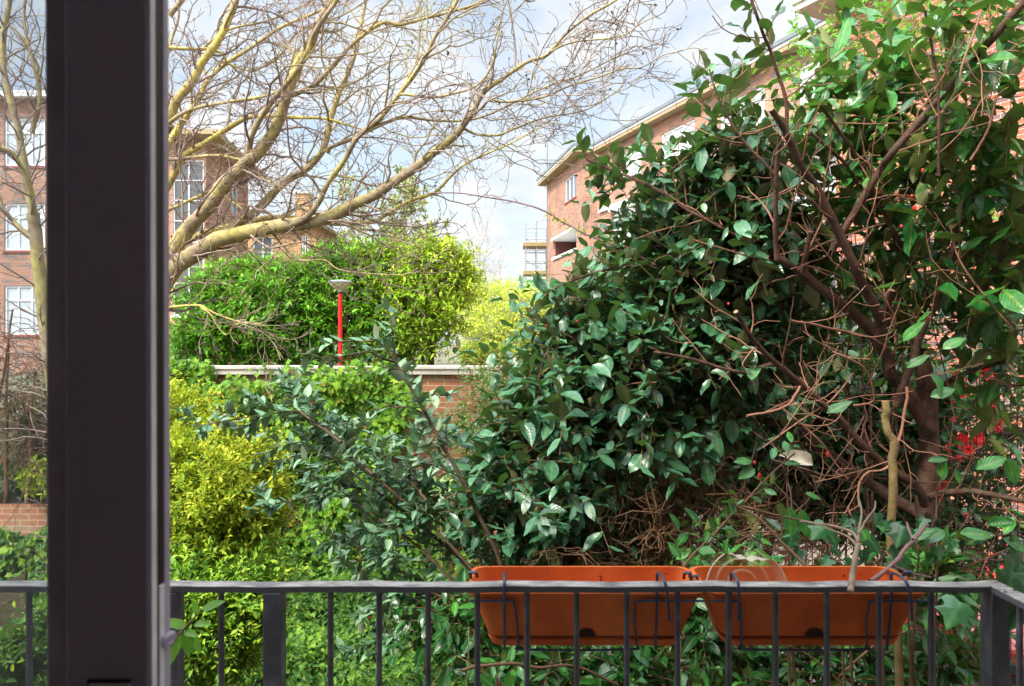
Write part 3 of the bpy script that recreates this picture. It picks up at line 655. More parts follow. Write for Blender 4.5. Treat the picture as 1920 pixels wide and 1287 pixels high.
# ------------------------------------------------------------------ garden wall, coping, lamp
gw = empty('garden_wall', (-2, 10, 0), 'high brick garden wall with a pale stone coping, partly covered in ivy', 'wall')
wt = EYE-(703-HZ)/F*10
wallmesh('brickwork', (at(240, 0, 10)[0], 10), (2.2, 10), 0, wt, [], M['brick_wall'], gw)
wallmesh('brickwork', (2.2, 10), (2.2, 26), 0, wt-.5, [], M['brick_wall'], gw)
wallmesh('brickwork', (at(240, 0, 10)[0], 14), (at(240, 0, 10)[0], 10), 0, wt, [], M['brick_wall'], gw)
x = at(236, 0, 10)[0]
cpz = EYE-(687-HZ)/F*10
cp = MB()
while x < 2.3:
    x2 = min(x+.9, 2.35); cp.box(x+.003, x2-.003, 9.93, 10.31, wt+.002, cpz+rng.normal(0, .003)); x = x2
cp.build('coping', M['coping'], gw, bevel=.008)
MB().box(at(236,0,10)[0], 2.35, 9.91, 9.93, cpz-.035, cpz-.004).build('coping_lip', M['coping'], gw)

lp = empty('street_lamp', (at(638, 0, 15)[0], 15, 2.15), 'red lamp post with a shallow bowl lamp head, standing behind the garden wall', 'lamp')
l0 = at(638, 546, 15)
M['red'] = noisemat('red_gloss', [(.3, (.55, .008, .01)), (.7, (.68, .015, .015))], 6, .3)
MB().tube([(l0[0], 15, 2.15), (l0[0], 15, l0[2])], .044, 14).build('pole', M['red'], lp, smooth=True)
s = 15/F
M['lampglass'] = plain('lamp_bowl', (.42, .41, .27), .25, var=.08)
MB().lathe([(.0, -.02), (.05, -.02), (.055, .02), (9*s, 3*s), (17*s, 9*s), (21.5*s, 15*s), (21.8*s, 16*s)], l0, 28).build('bowl', M['lampglass'], lp, smooth=True)
MB().lathe([(22.5*s, 15.5*s), (23*s, 16.5*s), (21*s, 18.5*s), (12*s, 20.5*s), (0, 21.5*s)], l0, 28).build('lid', plain('lamp_lid', (.2, .22, .24), .4), lp, smooth=True)
MB().lathe([(.045, -.06), (.052, -.055), (.052, -.015), (.0, -.01)], l0, 16).build('collar', plain('lamp_collar', (.05, .04, .04), .5), lp, smooth=True)

# ------------------------------------------------------------------ generic leafy shrub
def shrub(name, label, cat, base, lumps, total, L, nl, size, tpl, asp, lmat, wmat, group=None, trunks=3, tr=.05, inner=0, **kw):
    o = empty(name, (base[0], base[1], base[2]), label, cat, group)
    lv = Leaves(tpl, asp); w = Wood()
    sprigs(lumps, total, L, nl, size, lv, w, **kw)
    if inner:
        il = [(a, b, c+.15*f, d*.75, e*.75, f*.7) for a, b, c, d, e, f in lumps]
        sprigs(il, inner, L*1.1, nl, size*1.1, lv, w, hollow=.7, tonefn=lambda p, t, tl: t*.3, **{k: v for k, v in kw.items() if k not in ('hollow', 'tonefn')})  # core leaves kept to dark tones: inner shade put into their colour
    # stems reaching from the base into the lumps
    for i, l in enumerate(lumps[:trunks*4]):
        c = at(l[0], l[1], l[2]); b = np.array(base)+np.array([rng.normal(0, tr*3), rng.normal(0, tr*3), 0])
        if trunks:
            mid = b*.5+c*.5+np.array([0, 0, (c[2]-b[2])*.12]); P, R = smoothline([b, mid, c], [tr, tr*.6, tr*.2], 6, .6); w.add(P, R, 6)
            if l[4]*l[2]/F > .2: addkids(w, sprout([(P, R)], max(.12, L*.7), l[3]*l[2]/F*.7, .8, n=5, rk=.5, rmin=.002, up=.05, t0=.45))
    lv.build('foliage', lmat, o); w.build('branches', wmat, o)
    return o

# laurel hedge beyond the wall
lau = [(370,640,15.6,45,42,.6),(430,620,16,60,60,.8),(400,570,16.3,55,50,.8),(440,540,16.6,60,45,.9),(500,590,16,65,75,.8),(520,530,16.8,60,36,.9),(580,528,16.8,60,42,.9),(580,600,16.4,60,70,.8),(640,500,17,50,38,.9),(660,580,16.8,55,75,.8),(700,520,17,50,45,.9),(720,600,17,55,65,.8),(470,512,16.8,40,18,.7),(350,655,15.5,22,28,.5),(700,480,17,30,22,.5),(760,560,17,50,55,.8),(620,650,16.4,90,22,.6),(480,650,16.2,80,25,.6),(720,655,16.4,60,22,.5)]
gb = 2.15
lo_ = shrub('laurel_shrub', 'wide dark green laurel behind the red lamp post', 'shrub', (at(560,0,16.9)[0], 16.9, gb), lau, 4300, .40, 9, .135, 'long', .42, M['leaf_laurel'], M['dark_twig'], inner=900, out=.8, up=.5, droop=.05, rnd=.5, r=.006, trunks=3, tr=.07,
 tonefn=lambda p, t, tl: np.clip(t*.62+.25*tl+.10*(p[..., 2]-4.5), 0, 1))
tw = Wood()
for px in (470, 555, 572, 648, 500, 700):
    b = np.array([at(px, 0, 16.3)[0], 16.3, gb]); t = at(px+rng.normal(0, 12), 560, 16.5); P, R = smoothline([b, (b+t)/2+rng.normal(0, .08, 3), t], [.075, .06, .035], 6, .5); tw.add(P, R, 8)
tw.build('trunk', M['olive_bark'], lo_)
yl = [(700,505,16.7,35,30,.5),(715,560,16.6,30,40,.5),(790,520,16.6,55,50,.8),(830,500,16.8,38,42,.7),(805,475,16.8,25,25,.5),(845,545,16.6,35,45,.6),(770,580,16.4,50,60,.8),(820,600,16.4,45,50,.7),(740,650,16.2,45,22,.6),(860,485,16.8,18,25,.4),(795,640,16.2,35,25,.5),(750,490,16.8,35,28,.5),(870,520,16.8,14,35,.4)]
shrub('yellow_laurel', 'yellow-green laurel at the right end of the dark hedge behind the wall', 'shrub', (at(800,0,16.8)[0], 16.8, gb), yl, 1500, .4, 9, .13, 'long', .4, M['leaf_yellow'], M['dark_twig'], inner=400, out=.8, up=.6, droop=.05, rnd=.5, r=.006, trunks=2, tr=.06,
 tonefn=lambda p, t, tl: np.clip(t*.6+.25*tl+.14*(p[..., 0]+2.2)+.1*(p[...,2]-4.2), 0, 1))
# bright spring willow/forsythia, clipped hedge
sp_ = [(880,560,24,25,50,1.),(930,585,24,55,40,1.3),(985,600,23,55,45,1.2),(900,620,23,40,40,1.1),(1020,575,24,30,30,1.),(960,640,22.5,70,30,1.),(950,560,25,30,18,.9),(1040,630,23,45,40,1.)]
shrub('spring_shrub', 'bright lime yellow shrub in new leaf past the right end of the hedge', 'shrub', (at(960,0,24)[0], 24, gb), sp_, 4800, .55, 9, .11, 'tiny', .4, M['leaf_spring'], M['twigfar'], out=.7, up=.9, droop=0, rnd=.45, r=.007, trunks=2, tr=.05)
ch = [(900,665,20,34,18,.6),(930,668,20,30,16,.6)]
shrub('clipped_hedge', 'small rounded clipped yellow-green hedge just above the wall coping', 'hedge', (at(905,0,20)[0], 20, gb), ch, 2200, .12, 8, .045, 'tiny', .6, M['leaf_box'], M['dark_twig'], out=1., up=.2, droop=0, rnd=.3, r=.004, trunks=1, tr=.03, hollow=.12)

# far trees
def bare_tree(name, label, base, top, h_sp, mat, group=None, leafm=None, n1=26, ln=1., tmat=None, rk=.06, leafsize=.1, lf=0, spread=.8, rmin=.012):
    o = empty(name, base, label, 'tree', group); w = Wood(); tk = Wood()
    base = np.array(base, float); top = np.array(top, float); H = np.linalg.norm(top-base)
    P, R = smoothline([base, base*.6+top*.4+rng.normal(0, H*.015, 3), top], [rk, rk*.7, rk*.15], 8, .4); tk.add(P, R, 8)
    k1 = sprout([(P, R)], H*.75/n1, h_sp, spread, n=7, rk=.6, rmax=rk*.5, rmin=rmin, up=.18, wig=.14, t0=.25); addkids(w, k1, 5)
    k2 = sprout(k1, h_sp*.13, h_sp*.5, .6, n=5, rk=.6, rmin=rmin*.7, up=.12, wig=.2, t0=.2); addkids(w, k2, 3)
    k3 = sprout(k2, h_sp*.11, h_sp*.24, .6, n=4, rk=.7, rmin=rmin*.55, up=.08, wig=.22, t0=.15); addkids(w, k3, 3)
    tk.build('trunk', tmat or mat, o); w.build('branches', mat, o)
    if lf:
        lv = Leaves('tiny', .6); tips = np.concatenate([p[2:] for p, _ in k3]); idx = rng.integers(0, len(tips), lf); O = tips[idx]+rng.normal(0, .05, (lf, 3))
        lv.add(O, rng.normal(0, 1, (lf, 3)), rng.normal(0, 1, (lf, 3))+UP, leafsize*(.5+rng.random(lf))); lv.build('foliage', leafm, o)
    return o
g_ = 'bare trees far beyond the garden wall'
bare_tree('bare_tree', 'leafless grey tree against the sky between the yellow shrub and scaffold', (at(905,0,45)[0], 45, gb), at(895, 425, 45), 3.2, M['twigfar'], group=g_, n1=22, rk=.16, rmin=.016)
bare_tree('bare_tree', 'smaller leafless tree just left of the scaffold', (at(945,0,48)[0], 48, gb), at(935, 478, 48), 2.2, M['twigfar'], group=g_, n1=16, rk=.13, rmin=.015)
bare_tree('budding_tree', 'airy tree coming into pale leaf above the middle of the hedge', (at(745,0,32)[0], 32, gb), at(765, 375, 32), 2.6, M['twigfar'], group=g_, n1=26, rk=.15, leafm=M['leaf_bud'], lf=6500, leafsize=.13, rmin=.013)
bare_tree('budding_tree', 'budding tree right of the stock brick house, above the red lamp', (at(665,0,34)[0], 34, gb), at(672, 395, 34), 2.4, M['twigfar'], group=g_, n1=22, rk=.15, leafm=M['leaf_bud'], lf=4000, leafsize=.12, rmin=.013)

# ------------------------------------------------------------------ the big bare tree
TY = 7.0
bt = empty('bare_garden_tree', (at(215,0,TY)[0], TY, 0), 'large leafless tree with lichen covered limbs arching to the right over the garden', 'tree')
trunk = Wood(); limbs = Wood(); limbsy = Wood(); twigs = Wood()
tb0 = at(205, 0, TY); tb0[2] = 0
P, R = smoothline([tb0, at(212, 900, TY), at(222, 760, TY), at(262, 610, TY)], [.24, .2, .18, .17], 8, .05); trunk.add(P, R, 16)
P, R = smoothline([at(222, 790, TY), at(205, 600, TY+.1), at(230, 420, TY+.3), at(275, 300, TY+.4), at(312, 228, TY+.3)], [.17, .14, .12, .10, .075], 8, .05); trunk.add(P, R, 14)
def limb(pts, w0, w1, y0=0., y1=0., mat=limbs, k=10, wig=.10):
    n = len(pts); f = np.linspace(0, 1, n)
    p = [at(a, b, TY+y0+(y1-y0)*t) for (a, b), t in zip(pts, f)]
    r = [(w0+(w1-w0)*t**.8)*.39*TY/F for t in f]
    P, R = smoothline(p, r, 5, wig); mat.add(P, R, k); return (P, R)
LB = []
LB.append(limb([(255,640),(290,560),(333,500),(388,462),(423,447),(485,431),(551,420),(605,412),(660,385),(698,369),(749,334),(803,295),(854,252),(885,210),(908,171),(945,146)], 50, 10, 0, -.6, k=14))
LB.append(limb([(945,146),(985,118),(1025,104),(1060,65),(1104,30),(1156,0),(1200,-40)], 9, 4, -.6, -.9))
LB.append(limb([(245,650),(285,545),(322,478),(349,435),(388,392),(419,346),(461,307),(493,276),(520,233),(539,175),(562,117),(582,82),(597,43),(625,0),(650,-60)], 44, 16, .1, -.4, k=14))
LB.append(limb([(408,450),(423,435),(465,408),(496,381),(528,346),(559,326),(590,303),(609,272),(617,237),(629,194),(644,155),(660,117),(671,78),(680,30),(690,-20)], 26, 8, .0, .5, k=12))
LB.append(limb([(463,300),(468,275),(473,252),(493,214),(520,179),(551,140),(575,100),(590,60),(625,10),(650,-30)], 15, 9, -.1, -.7))
LB.append(limb([(548,421),(575,408),(597,381),(613,346),(644,303),(671,256),(710,225),(741,186),(768,152),(792,117),(815,70),(838,35),(858,0),(880,-40)], 15, 7, -.3, -.9))
LB.append(limb([(330,462),(360,447),(411,431),(465,416),(520,408),(582,414),(640,420),(698,416),(722,404),(768,377),(815,361),(846,330),(873,307),(916,287),(960,268),(1010,240)], 22, 3, .4, .6, limbsy))
LB.append(limb([(300,250),(318,221),(333,186),(360,155),(380,117),(403,85),(423,50),(442,0),(455,-50)], 26, 15, .3, .2, limbsy, 12))
LB.append(limb([(290,310),(318,268),(341,229),(372,186),(391,148),(427,117),(470,90),(530,50),(600,20),(660,-20)], 20, 6, .6, .8, limbsy))
LB.append(limb([(300,240),(318,229),(349,210),(388,198),(438,190),(496,181),(528,167),(560,150)], 12, 5, .2, -.2))
LB.append(limb([(290,390),(314,350),(345,295),(380,272),(427,241),(465,221),(504,218),(559,221),(609,223),(655,236),(700,248)], 22, 4, .5, .2, limbsy))
LB.append(limb([(615,285),(621,276),(652,264),(679,252),(718,233),(761,219),(803,225),(862,227),(908,218),(960,194),(1020,165),(1090,140),(1150,110),(1190,95)], 11, 2.5, .2, -.4))
LB.append(limb([(745,182),(757,177),(807,183),(854,175),(893,161),(920,128),(932,78),(940,30)], 7, 3, -.6, -1.))
LB.append(limb([(535,190),(547,179),(590,159),(629,117),(671,74),(718,43),(749,47),(796,35),(854,20),(893,8),(950,-20)], 13, 5, -.3, -.2))
LB.append(limb([(850,250),(866,241),(893,252),(932,254),(960,244),(1017,222),(1069,213),(1104,204),(1147,178),(1170,160)], 7, 2.5, -.5, -.3))
LB.append(limb([(920,190),(960,191),(1017,183),(1069,161),(1125,144),(1165,130),(1204,126),(1243,104),(1280,95)], 6, 2, -.5, -1.1))
LB.append(limb([(1020,106),(1050,88),(1082,78),(1125,74),(1169,67),(1204,43),(1238,28)], 5, 2, -.7, -1.))
LB.append(limb([(600,415),(640,420),(690,440),(722,460),(745,475)], 8, 3, .1, .3, wig=.2))
LB.append(limb([(495,428),(512,439),(530,460),(560,488),(609,488),(636,506),(697,514),(757,515),(785,503)], 6, 2.5, -.1, -.3, wig=.2))
LB.append(limb([(290,580),(318,576),(370,573),(391,582),(418,594),(460,606),(490,608)], 8, 2.5, -.1, -.3, limbsy, wig=.3))
LB.append(limb([(375,575),(395,590),(410,615),(426,628),(440,610),(452,607)], 4, 2, -.2, -.3, limbsy, wig=.3))
LB.append(limb([(300,300),(340,298),(400,292),(437,297),(455,303),(480,325),(520,350)], 10, 4, .2, -.2))
LB.append(limb([(300,400),(330,388),(370,370),(400,358),(430,375),(465,400)], 11, 4, .3, .1, limbsy))
LB.append(limb([(310,90),(350,92),(390,93),(415,100),(430,120),(470,135)], 10, 4, .2, .5, limbsy))
LB.append(limb([(318,30),(350,-10)], 14, 12, .8, .8))
LB.append(limb([(300,160),(320,80),(335,30),(330,-30)], 9, 5, .9, 1.))
LB.append(limb([(470,135),(520,110),(560,60),(640,30),(720,-20)], 7, 4, .6, .8))
LB.append(limb([(350,120),(420,60),(500,40),(570,10),(620,-20)], 7, 4, .7, .9))
k1 = sprout(LB, .165, 1.1, .75, n=9, rk=.5, rmax=.013, rmin=.0040, up=.04, wig=.24, t0=.06, bias=(.05, 0, 0)); addkids(twigs, k1, 5)
k2 = sprout(k1, .10, .44, .75, n=6, rk=.6, rmin=.0030, up=.03, wig=.32, t0=.12); addkids(twigs, k2, 3)
k3 = sprout(k2, .12, .17, .7, n=4, rk=.7, rmin=.0024, up=.04, wig=.3, t0=.2); addkids(twigs, k3, 3)
trunk.build('trunk', M['bark'], bt); limbs.build('limbs', M['bark'], bt); limbsy.build('lichen_limbs', M['barky'], bt)
twigs.build('twigs', M['twig'], bt)
# swollen buds at twig tips
tips = np.array([p[-1] for p, _ in k3]); d = nrm(np.array([p[-1]-p[-2] for p, _ in k3])); sel = rng.random(len(tips)) < .4
bu = Leaves('tiny', .55); bu.add(tips[sel], d[sel], rng.normal(0, 1, (sel.sum(), 3)), .03*(.6+.8*rng.random(sel.sum())))
bo = bu.build('buds', leafmat('bud_scale', [(0, (.12, .05, .03)), (1, (.25, .12, .06))], (.2, .1, .05), rough=.6, vein=0, trans=.05), bt); bo['kind'] = 'stuff'
print('twigs', len(k1), len(k2), len(k3))

# second tree, seen through the door glass
gt = empty('bare_tree', (at(80,0,7.8)[0], 7.8, 0), 'leafless tree seen through the door glass at far left', 'tree')
w = Wood(); tw = Wood(); TY = 7.8
b0 = at(84, 0, 7.8); b0[2] = 0
P, R = smoothline([b0+[.4, 0, 0], at(120, 850, 7.8), at(90, 640, 7.8), at(74, 510, 7.8), at(62, 400, 7.8)], [.11, .09, .075, .065, .06], 6, .1); w.add(P, R, 12)
LG = [limb([(62,410),(60,370),(52,340),(38,310),(20,285),(-20,270)], 15, 9, 0, -.3, w), limb([(62,400),(48,330),(40,280),(30,225),(12,160),(5,90),(18,0),(20,-50)], 20, 12, 0, .2, w),
      limb([(70,450),(50,440),(20,410),(0,380),(-30,330)], 16, 8, .1, .2, w), limb([(60,250),(75,180),(60,110),(45,40),(50,-20)], 12, 6, .3, .5, w), limb([(-20,60),(20,50),(60,100),(90,180)], 7, 4, .4, .5, w)]
LG.append((P, R)); k1 = sprout(LG, .09, .9, .8, n=7, rk=.5, rmax=.012, rmin=.0035, up=0, wig=.2, t0=.1); addkids(tw, k1, 4)
k2 = sprout(k1, .12, .35, .7, n=5, rk=.6, rmin=.003, up=0, wig=.25, t0=.1); addkids(tw, k2, 3)
w.build('trunk', M['bark'], gt); tw.build('twigs', M['twig'], gt); TY = 7.0

# weeping brown twiggy bush, low wall and ivy, all behind the door glass
wb = empty('weeping_bush', (at(40,0,9.6)[0], 9.6, 1.1), 'leafless brown weeping bush behind the low brick wall at far left', 'shrub'); w = Wood()
cr_ = [(np.array([at(px, 0, 9.7)[0], 9.6, 1.1]), at(px+rng.normal(0, 30), 600+rng.normal(0, 40), 9.7)) for px in (-60, -20, 20, 60, 110, 160)]
pl = []
for a, b in cr_: P, R = smoothline([a, (a+b)/2, b], [.03, .02, .012], 6, .5); w.add(P, R, 6); pl.append((P, R))
k1 = sprout(pl, .05, 1.3, 1.0, n=9, rk=.4, rmin=.0035, up=-.22, wig=.16, t0=.3); addkids(w, k1, 3)
k2 = sprout(k1, .14, .5, .5, n=6, rk=.6, rmin=.003, up=-.2, wig=.15, t0=.2); addkids(w, k2, 3)
w.build('branches', M['dry_twig'], wb)
lw = empty('low_wall', (at(40,0,9.3)[0], 9.3, 0), 'low brick planter wall at far left behind the door glass', 'wall')
lwz = EYE-(945-HZ)/F*9.3
wallmesh('brickwork', (-9, 9.3), (at(238,0,9.3)[0], 9.3), 0, lwz, [], M['brick_wall'], lw)
wallmesh('brickwork', (at(238,0,9.3)[0], 9.3), (at(238,0,9.3)[0], 9.9), 0, lwz, [], M['brick_wall'], lw)
tag(MB().box(-9, at(238,0,9.3)[0]-.01, 9.32, 12, .02, lwz-.05).build('planting_bed', M['soil']), kind='structure')
shrub('dark_shrub', 'low dark green shrub on the bed behind the low wall, far left', 'shrub', (at(30,0,9.9)[0], 9.9, lwz-.05), [(10,900,9.8,45,40,.3),(70,800,10.2,50,100,.4),(130,900,9.9,50,50,.3)], 500, .22, 7, .08, 'long', .45, M['leaf_camel'], M['dark_twig'], trunks=1, tr=.02)
shrub('yellow_sprig_bush', 'small bush with bright yellow leaves on the low wall at far left', 'shrub', (at(70,0,9.5)[0], 9.5, lwz-.05), [(68,895,9.35,20,28,.15),(90,910,9.4,20,25,.15)], 90, .16, 8, .07, 'long', .45, M['leaf_privet'], M['dark_twig'], trunks=1, tr=.015)
shrub('fence_shrub', 'leafy green shrub low at far left in front of the board fence', 'shrub', (at(40,0,4.2)[0], 4.2, 0), [(30,1240,4.2,45,45,.2),(75,1190,4.3,25,60,.2),(0,1270,4.2,50,40,.2)], 260, .16, 8, .055, 'long', .5, M['leaf_ivyd'], M['dark_twig'], trunks=1, tr=.015)
tf = empty('timber_fence', (at(25,0,4.8)[0], 4.8, 0), 'weathered board fence low at far left, seen under the handrail through the glass', 'fence')
fx = at(47, 0, 4.7)[0]-.22; fz = EYE-(1112-HZ)/F*4.6
M['timber'] = noisemat('weathered_board', [(.3, (.045, .035, .015)), (.7, (.11, .085, .04))], 5, .85, stretch=(1, 1, 8))
for i in range(9):
    z1 = fz-i*.145
    sk = lambda p: (p[0]+(p[1]-4.7)*.5, p[1], p[2]+(p[1]-4.7)*.12)
    MB().box(fx-1.6, fx+.22, 4.7+.004*(i % 2), 4.725+.004*(i % 2), z1-.14, z1, M=lambda p: (p[0], p[1], p[2]+(p[0]-fx)*.42)).build('board', M['timber'], tf)
MB().box(fx+.10, fx+.18, 4.74, 4.80, 0, fz-.1).build('post', M['timber'], tf)

# ------------------------------------------------------------------ ivy
def ivy(name, label, pts_fn, n, size, tpl, asp, mat, stems=None, kind='stuff'):
    o = empty(name, (0, 0, 0), label, 'ivy'); return o
# wall ivy
iv = empty('wall_ivy', (-3, 9.9, 0), 'thick mid green ivy climbing over the brick garden wall', 'ivy')
n = 17000; px = 235+rng.random(n)*600; py = 672+rng.random(n)**.9*430
edge = 775+25*np.sin(py/37)+15*np.sin(py/13+1)
fallof = (px < edge-60*rng.random(n)**2) | ((py > 905+35*np.sin(px/40)) & (rng.random(n) < .9))
top = 690+9*np.sin(px/31)+7*np.sin(px/11)-14*((px > 318) & (px < 410))-10*((px > 600) & (px < 740)) 
vis = (py > top-(rng.random(n) < .12)*12) & fallof
cut = (px > 412) & (px < 545) & (py < 712); vis &= ~(cut & (rng.random(n) < .85))
cut = (px > 545) & (px < 730) & (py < 700); vis &= ~(cut & (rng.random(n) < .5))
px = px[vis]; py = py[vis]; n = len(px)
bulge = .10+.16*(np.sin(px/29+py/41)+1)*.5+.10*(np.sin(px/13-py/19)+1)*.5
dep = 9.93-rng.random(n)**.7*bulge*1.4
O = np.stack([(px-960)/F*10, dep, EYE+(HZ-py)/F*10], -1); ok = O[:, 2] > .02; O = O[ok]; n = len(O)
lv = Leaves('ivys', .95)
D = np.stack([rng.normal(0, .55, n), -rng.random(n)*.6, -.8+rng.normal(0, .4, n)], -1); N = np.stack([rng.normal(0, .35, n), -np.ones(n), .75+rng.normal(0, .4, n)], -1)
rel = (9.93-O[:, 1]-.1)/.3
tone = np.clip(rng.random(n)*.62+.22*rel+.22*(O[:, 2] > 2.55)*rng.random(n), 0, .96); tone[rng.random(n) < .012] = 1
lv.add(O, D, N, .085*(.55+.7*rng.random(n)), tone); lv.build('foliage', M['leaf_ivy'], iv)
w = Wood()
for i in range(70):
    a = at(260+rng.random()*520, 1080, 10); b = at(300+rng.random()*480, 715+rng.random()*160, 10); a[1] = b[1] = 9.9
    P, R = smoothline([a, (a+b)/2+rng.normal(0, .15, 3)*[1, .1, 1], b], [.009, .006, .003], 7, 2.); P[:, 1] = 9.86-.2*rng.random(len(P)); w.add(P, R, 4)
w.build('stems', M['dry_twig'], iv)
# ivy ground cover
lv = Leaves('ivys', .95); n = 42000
X = -5.2+rng.random(n)*7.4; Yg = 5.2+rng.random(n)*4.7
hgt = .12+.22*(np.sin(X*2.1+Yg)+1)*.5+.16*(np.sin(X*4.7-Yg*3.1)+1)*.5+.25*np.clip((Yg-8.7)/1.2, 0, 1)+.12*(np.sin(X*9+Yg*7)+1)*.5
O = np.stack([X, Yg, hgt*(.45+.55*rng.random(n)**.4)], -1)
D = np.stack([rng.normal(0, .7, n), -.35+rng.normal(0, .6, n), -.45+rng.normal(0, .35, n)], -1); N = np.stack([rng.normal(0, .6, n), -.35+rng.normal(0, .6, n), np.ones(n)], -1)
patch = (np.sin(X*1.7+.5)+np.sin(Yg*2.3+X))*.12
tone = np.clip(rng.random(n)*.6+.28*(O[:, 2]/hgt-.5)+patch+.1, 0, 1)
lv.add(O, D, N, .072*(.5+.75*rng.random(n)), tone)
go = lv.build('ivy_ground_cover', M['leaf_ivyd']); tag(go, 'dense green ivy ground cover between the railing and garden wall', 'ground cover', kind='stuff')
# ivy at far left below the low wall
lv = Leaves('ivys', .95); n = 3200; px = -60+rng.random(n)*330; py = 1005+12*np.sin(px/17)+rng.random(n)*180
O = np.stack([(px-960)/F*8.6, 8.95-rng.random(n)*.4, EYE+(HZ-py)/F*8.6], -1); D = np.stack([rng.normal(0, .5, n), -.4+rng.normal(0, .2, n), -.6+rng.normal(0, .3, n)], -1); N = np.stack([rng.normal(0, .3, n), -np.ones(n), 1+rng.normal(0, .3, n)], -1)
lv.add(O, D, N, .10*(.6+.6*rng.random(n))); il = empty('low_wall_ivy', (at(60,0,8.8)[0], 8.8, 0), 'grey-green ivy hanging over the low brick wall at far left', 'ivy'); lv.build('foliage', M['leaf_ivyd'], il)
w = Wood()
for i in range(10):
    a = at(-40+i*25, 1180, 8.8); b = at(-40+i*25+rng.normal(0, 10), 1020, 8.8); P, R = smoothline([a, (a+b)/2, b], [.008, .006, .003], 5, 1); w.add(P, R, 4)
w.build('stems', M['dry_twig'], il)

# ------------------------------------------------------------------ golden privet
pv = [(340,850,4.9,35,32,.25),(395,875,4.8,45,40,.3),(455,880,4.8,35,35,.3),(350,890,4.6,55,60,.35),(430,915,4.5,60,60,.38),(475,960,4.6,38,55,.3),(360,990,4.5,60,60,.38),(430,1020,4.5,58,50,.36),(300,920,4.7,50,70,.35),(350,780,5.0,18,25,.2),(385,800,5,22,22,.18),(330,760,5.1,14,25,.15),(420,825,4.9,20,18,.2),(455,835,4.9,18,16,.2),(480,900,4.7,28,60,.25)]
def ptone(p, t, tl):
    sh = np.sin(p[..., 0]*9+p[..., 2]*4)*.10+np.sin(p[..., 0]*21-p[..., 2]*13)*.07
    return np.clip(t*.55+.40*tl*tl+.18*(p[..., 2]-1.9)+sh+.04, 0, 1)
pb = (at(390,0,4.8)[0], 4.8, 0)
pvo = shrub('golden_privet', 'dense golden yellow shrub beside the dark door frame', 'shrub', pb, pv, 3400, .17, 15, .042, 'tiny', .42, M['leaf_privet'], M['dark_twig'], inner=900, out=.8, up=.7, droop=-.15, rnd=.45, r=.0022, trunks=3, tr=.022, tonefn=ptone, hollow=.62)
pg = [(330,1100,4.1,60,50,.3),(460,1130,4.1,45,60,.3),(380,1120,4.1,70,50,.35),(400,1220,4.2,80,40,.3),(430,1160,4.15,50,50,.3),(345,1170,4.1,50,40,.3),(480,1080,4.3,40,40,.25)]
shrub('privet_skirt', 'greener leafy bush under the golden shrub, seen below the handrail', 'shrub', (at(400,0,4.7)[0], 4.7, 0), pg, 1700, .17, 14, .042, 'tiny', .42, leafmat('green_privet', [(0, (.06, .22, .015)), (.5, (.24, .50, .02)), (1, (.62, .8, .03))], (.15, .25, .04), rough=.4, vein=.05, trans=.3), M['dark_twig'], inner=300, out=.8, up=.4, droop=-.1, rnd=.5, r=.002, trunks=2, tr=.02)

# ------------------------------------------------------------------ cotoneaster
ct = empty('grey_green_shrub', (at(880,0,3.9)[0], 3.9, 0), 'grey-green shrub with long arching branches in front of the ivy wall', 'shrub')
cl = Leaves('mid', .50); cw = Wood(); stems = []
def stem(pts, w0, w1, Y0, Y1, wood, k=7, wig=.3, per=5):
    n = len(pts); f = np.linspace(0, 1, n)
    p = [at(a, b, Y0+(Y1-Y0)*t) for (a, b), t in zip(pts, f)]
    r = [(w0+(w1-w0)*t)*.5*(Y0+(Y1-Y0)*t)/F for t in f]
    P, R = smoothline(p, r, per, wig); wood.add(P, R, k); return (P, R)
def dress(parents, lv, wood, spacing, length, nl, size, angle=.8, up=.1, r=.0016, droop=.2, t0=.1, wig=.12, nup=1., tone=None, asp=None, n=5):
    kids = sprout(parents, spacing, length, angle, n=n, rk=.5, rmax=.004, rmin=r, up=up, wig=wig, t0=t0)
    addkids(wood, kids, 4); leafalong(kids, lv, nl, size, droop, nup, tone); return kids
def leafalong(kids, lv, nl, size, droop=.2, nup=1., tone=None, t0=.15, spread=.9):
    for P, R in kids:
        S = np.linspace(t0, 1, nl)*(len(P)-1); i = np.minimum(S.astype(int), len(P)-2); f = (S-i)[:, None]
        O = P[i]*(1-f)+P[i+1]*f; T = nrm(P[i+1]-P[i]); a = nrm(np.cross(T, UP)); b = np.cross(T, a)
        th = (np.arange(nl) % 2)*np.pi+rng.normal(0, .5, nl)+(np.arange(nl)*.35)
        rad = a*np.cos(th)[:, None]+b*np.sin(th)[:, None]
        ax = T*.75+rad*spread-UP*droop+rng.normal(0, .15, T.shape); N = UP*nup+rng.normal(0, .3, T.shape)
        s = size*(.65+.5*rng.random(nl)); tn = rng.random(nl) if tone is None else np.clip(tone+rng.normal(0, .2, nl), 0, 1)
        lv.add(O, ax, N, s, tn)
base = at(960, 1287, 3.6)
s1 = stem([(975,1200),(935,1045),(897,965),(863,893),(833,842),(810,799),(783,752),(759,709),(740,678),(720,650),(706,638)], 9, 4, 3.5, 3.7, cw, 8)
s2 = stem([(706,638),(680,640),(640,641),(600,652),(575,668)], 4, 2, 3.7, 3.75, cw)
s3 = stem([(745,690),(738,650),(735,615),(728,585),(718,570)], 4, 2, 3.7, 3.75, cw)
s4 = stem([(740,680),(715,672),(690,660),(640,668),(585,672)], 4, 2, 3.7, 3.65, cw)
s5 = stem([(785,755),(812,740),(830,742),(850,738)], 4, 2, 3.65, 3.5, cw)
s6 = stem([(800,780),(770,765),(735,765),(700,768)], 4, 2, 3.65, 3.7, cw)
leafalong([s1], cl, 40, .085, t0=.4); 
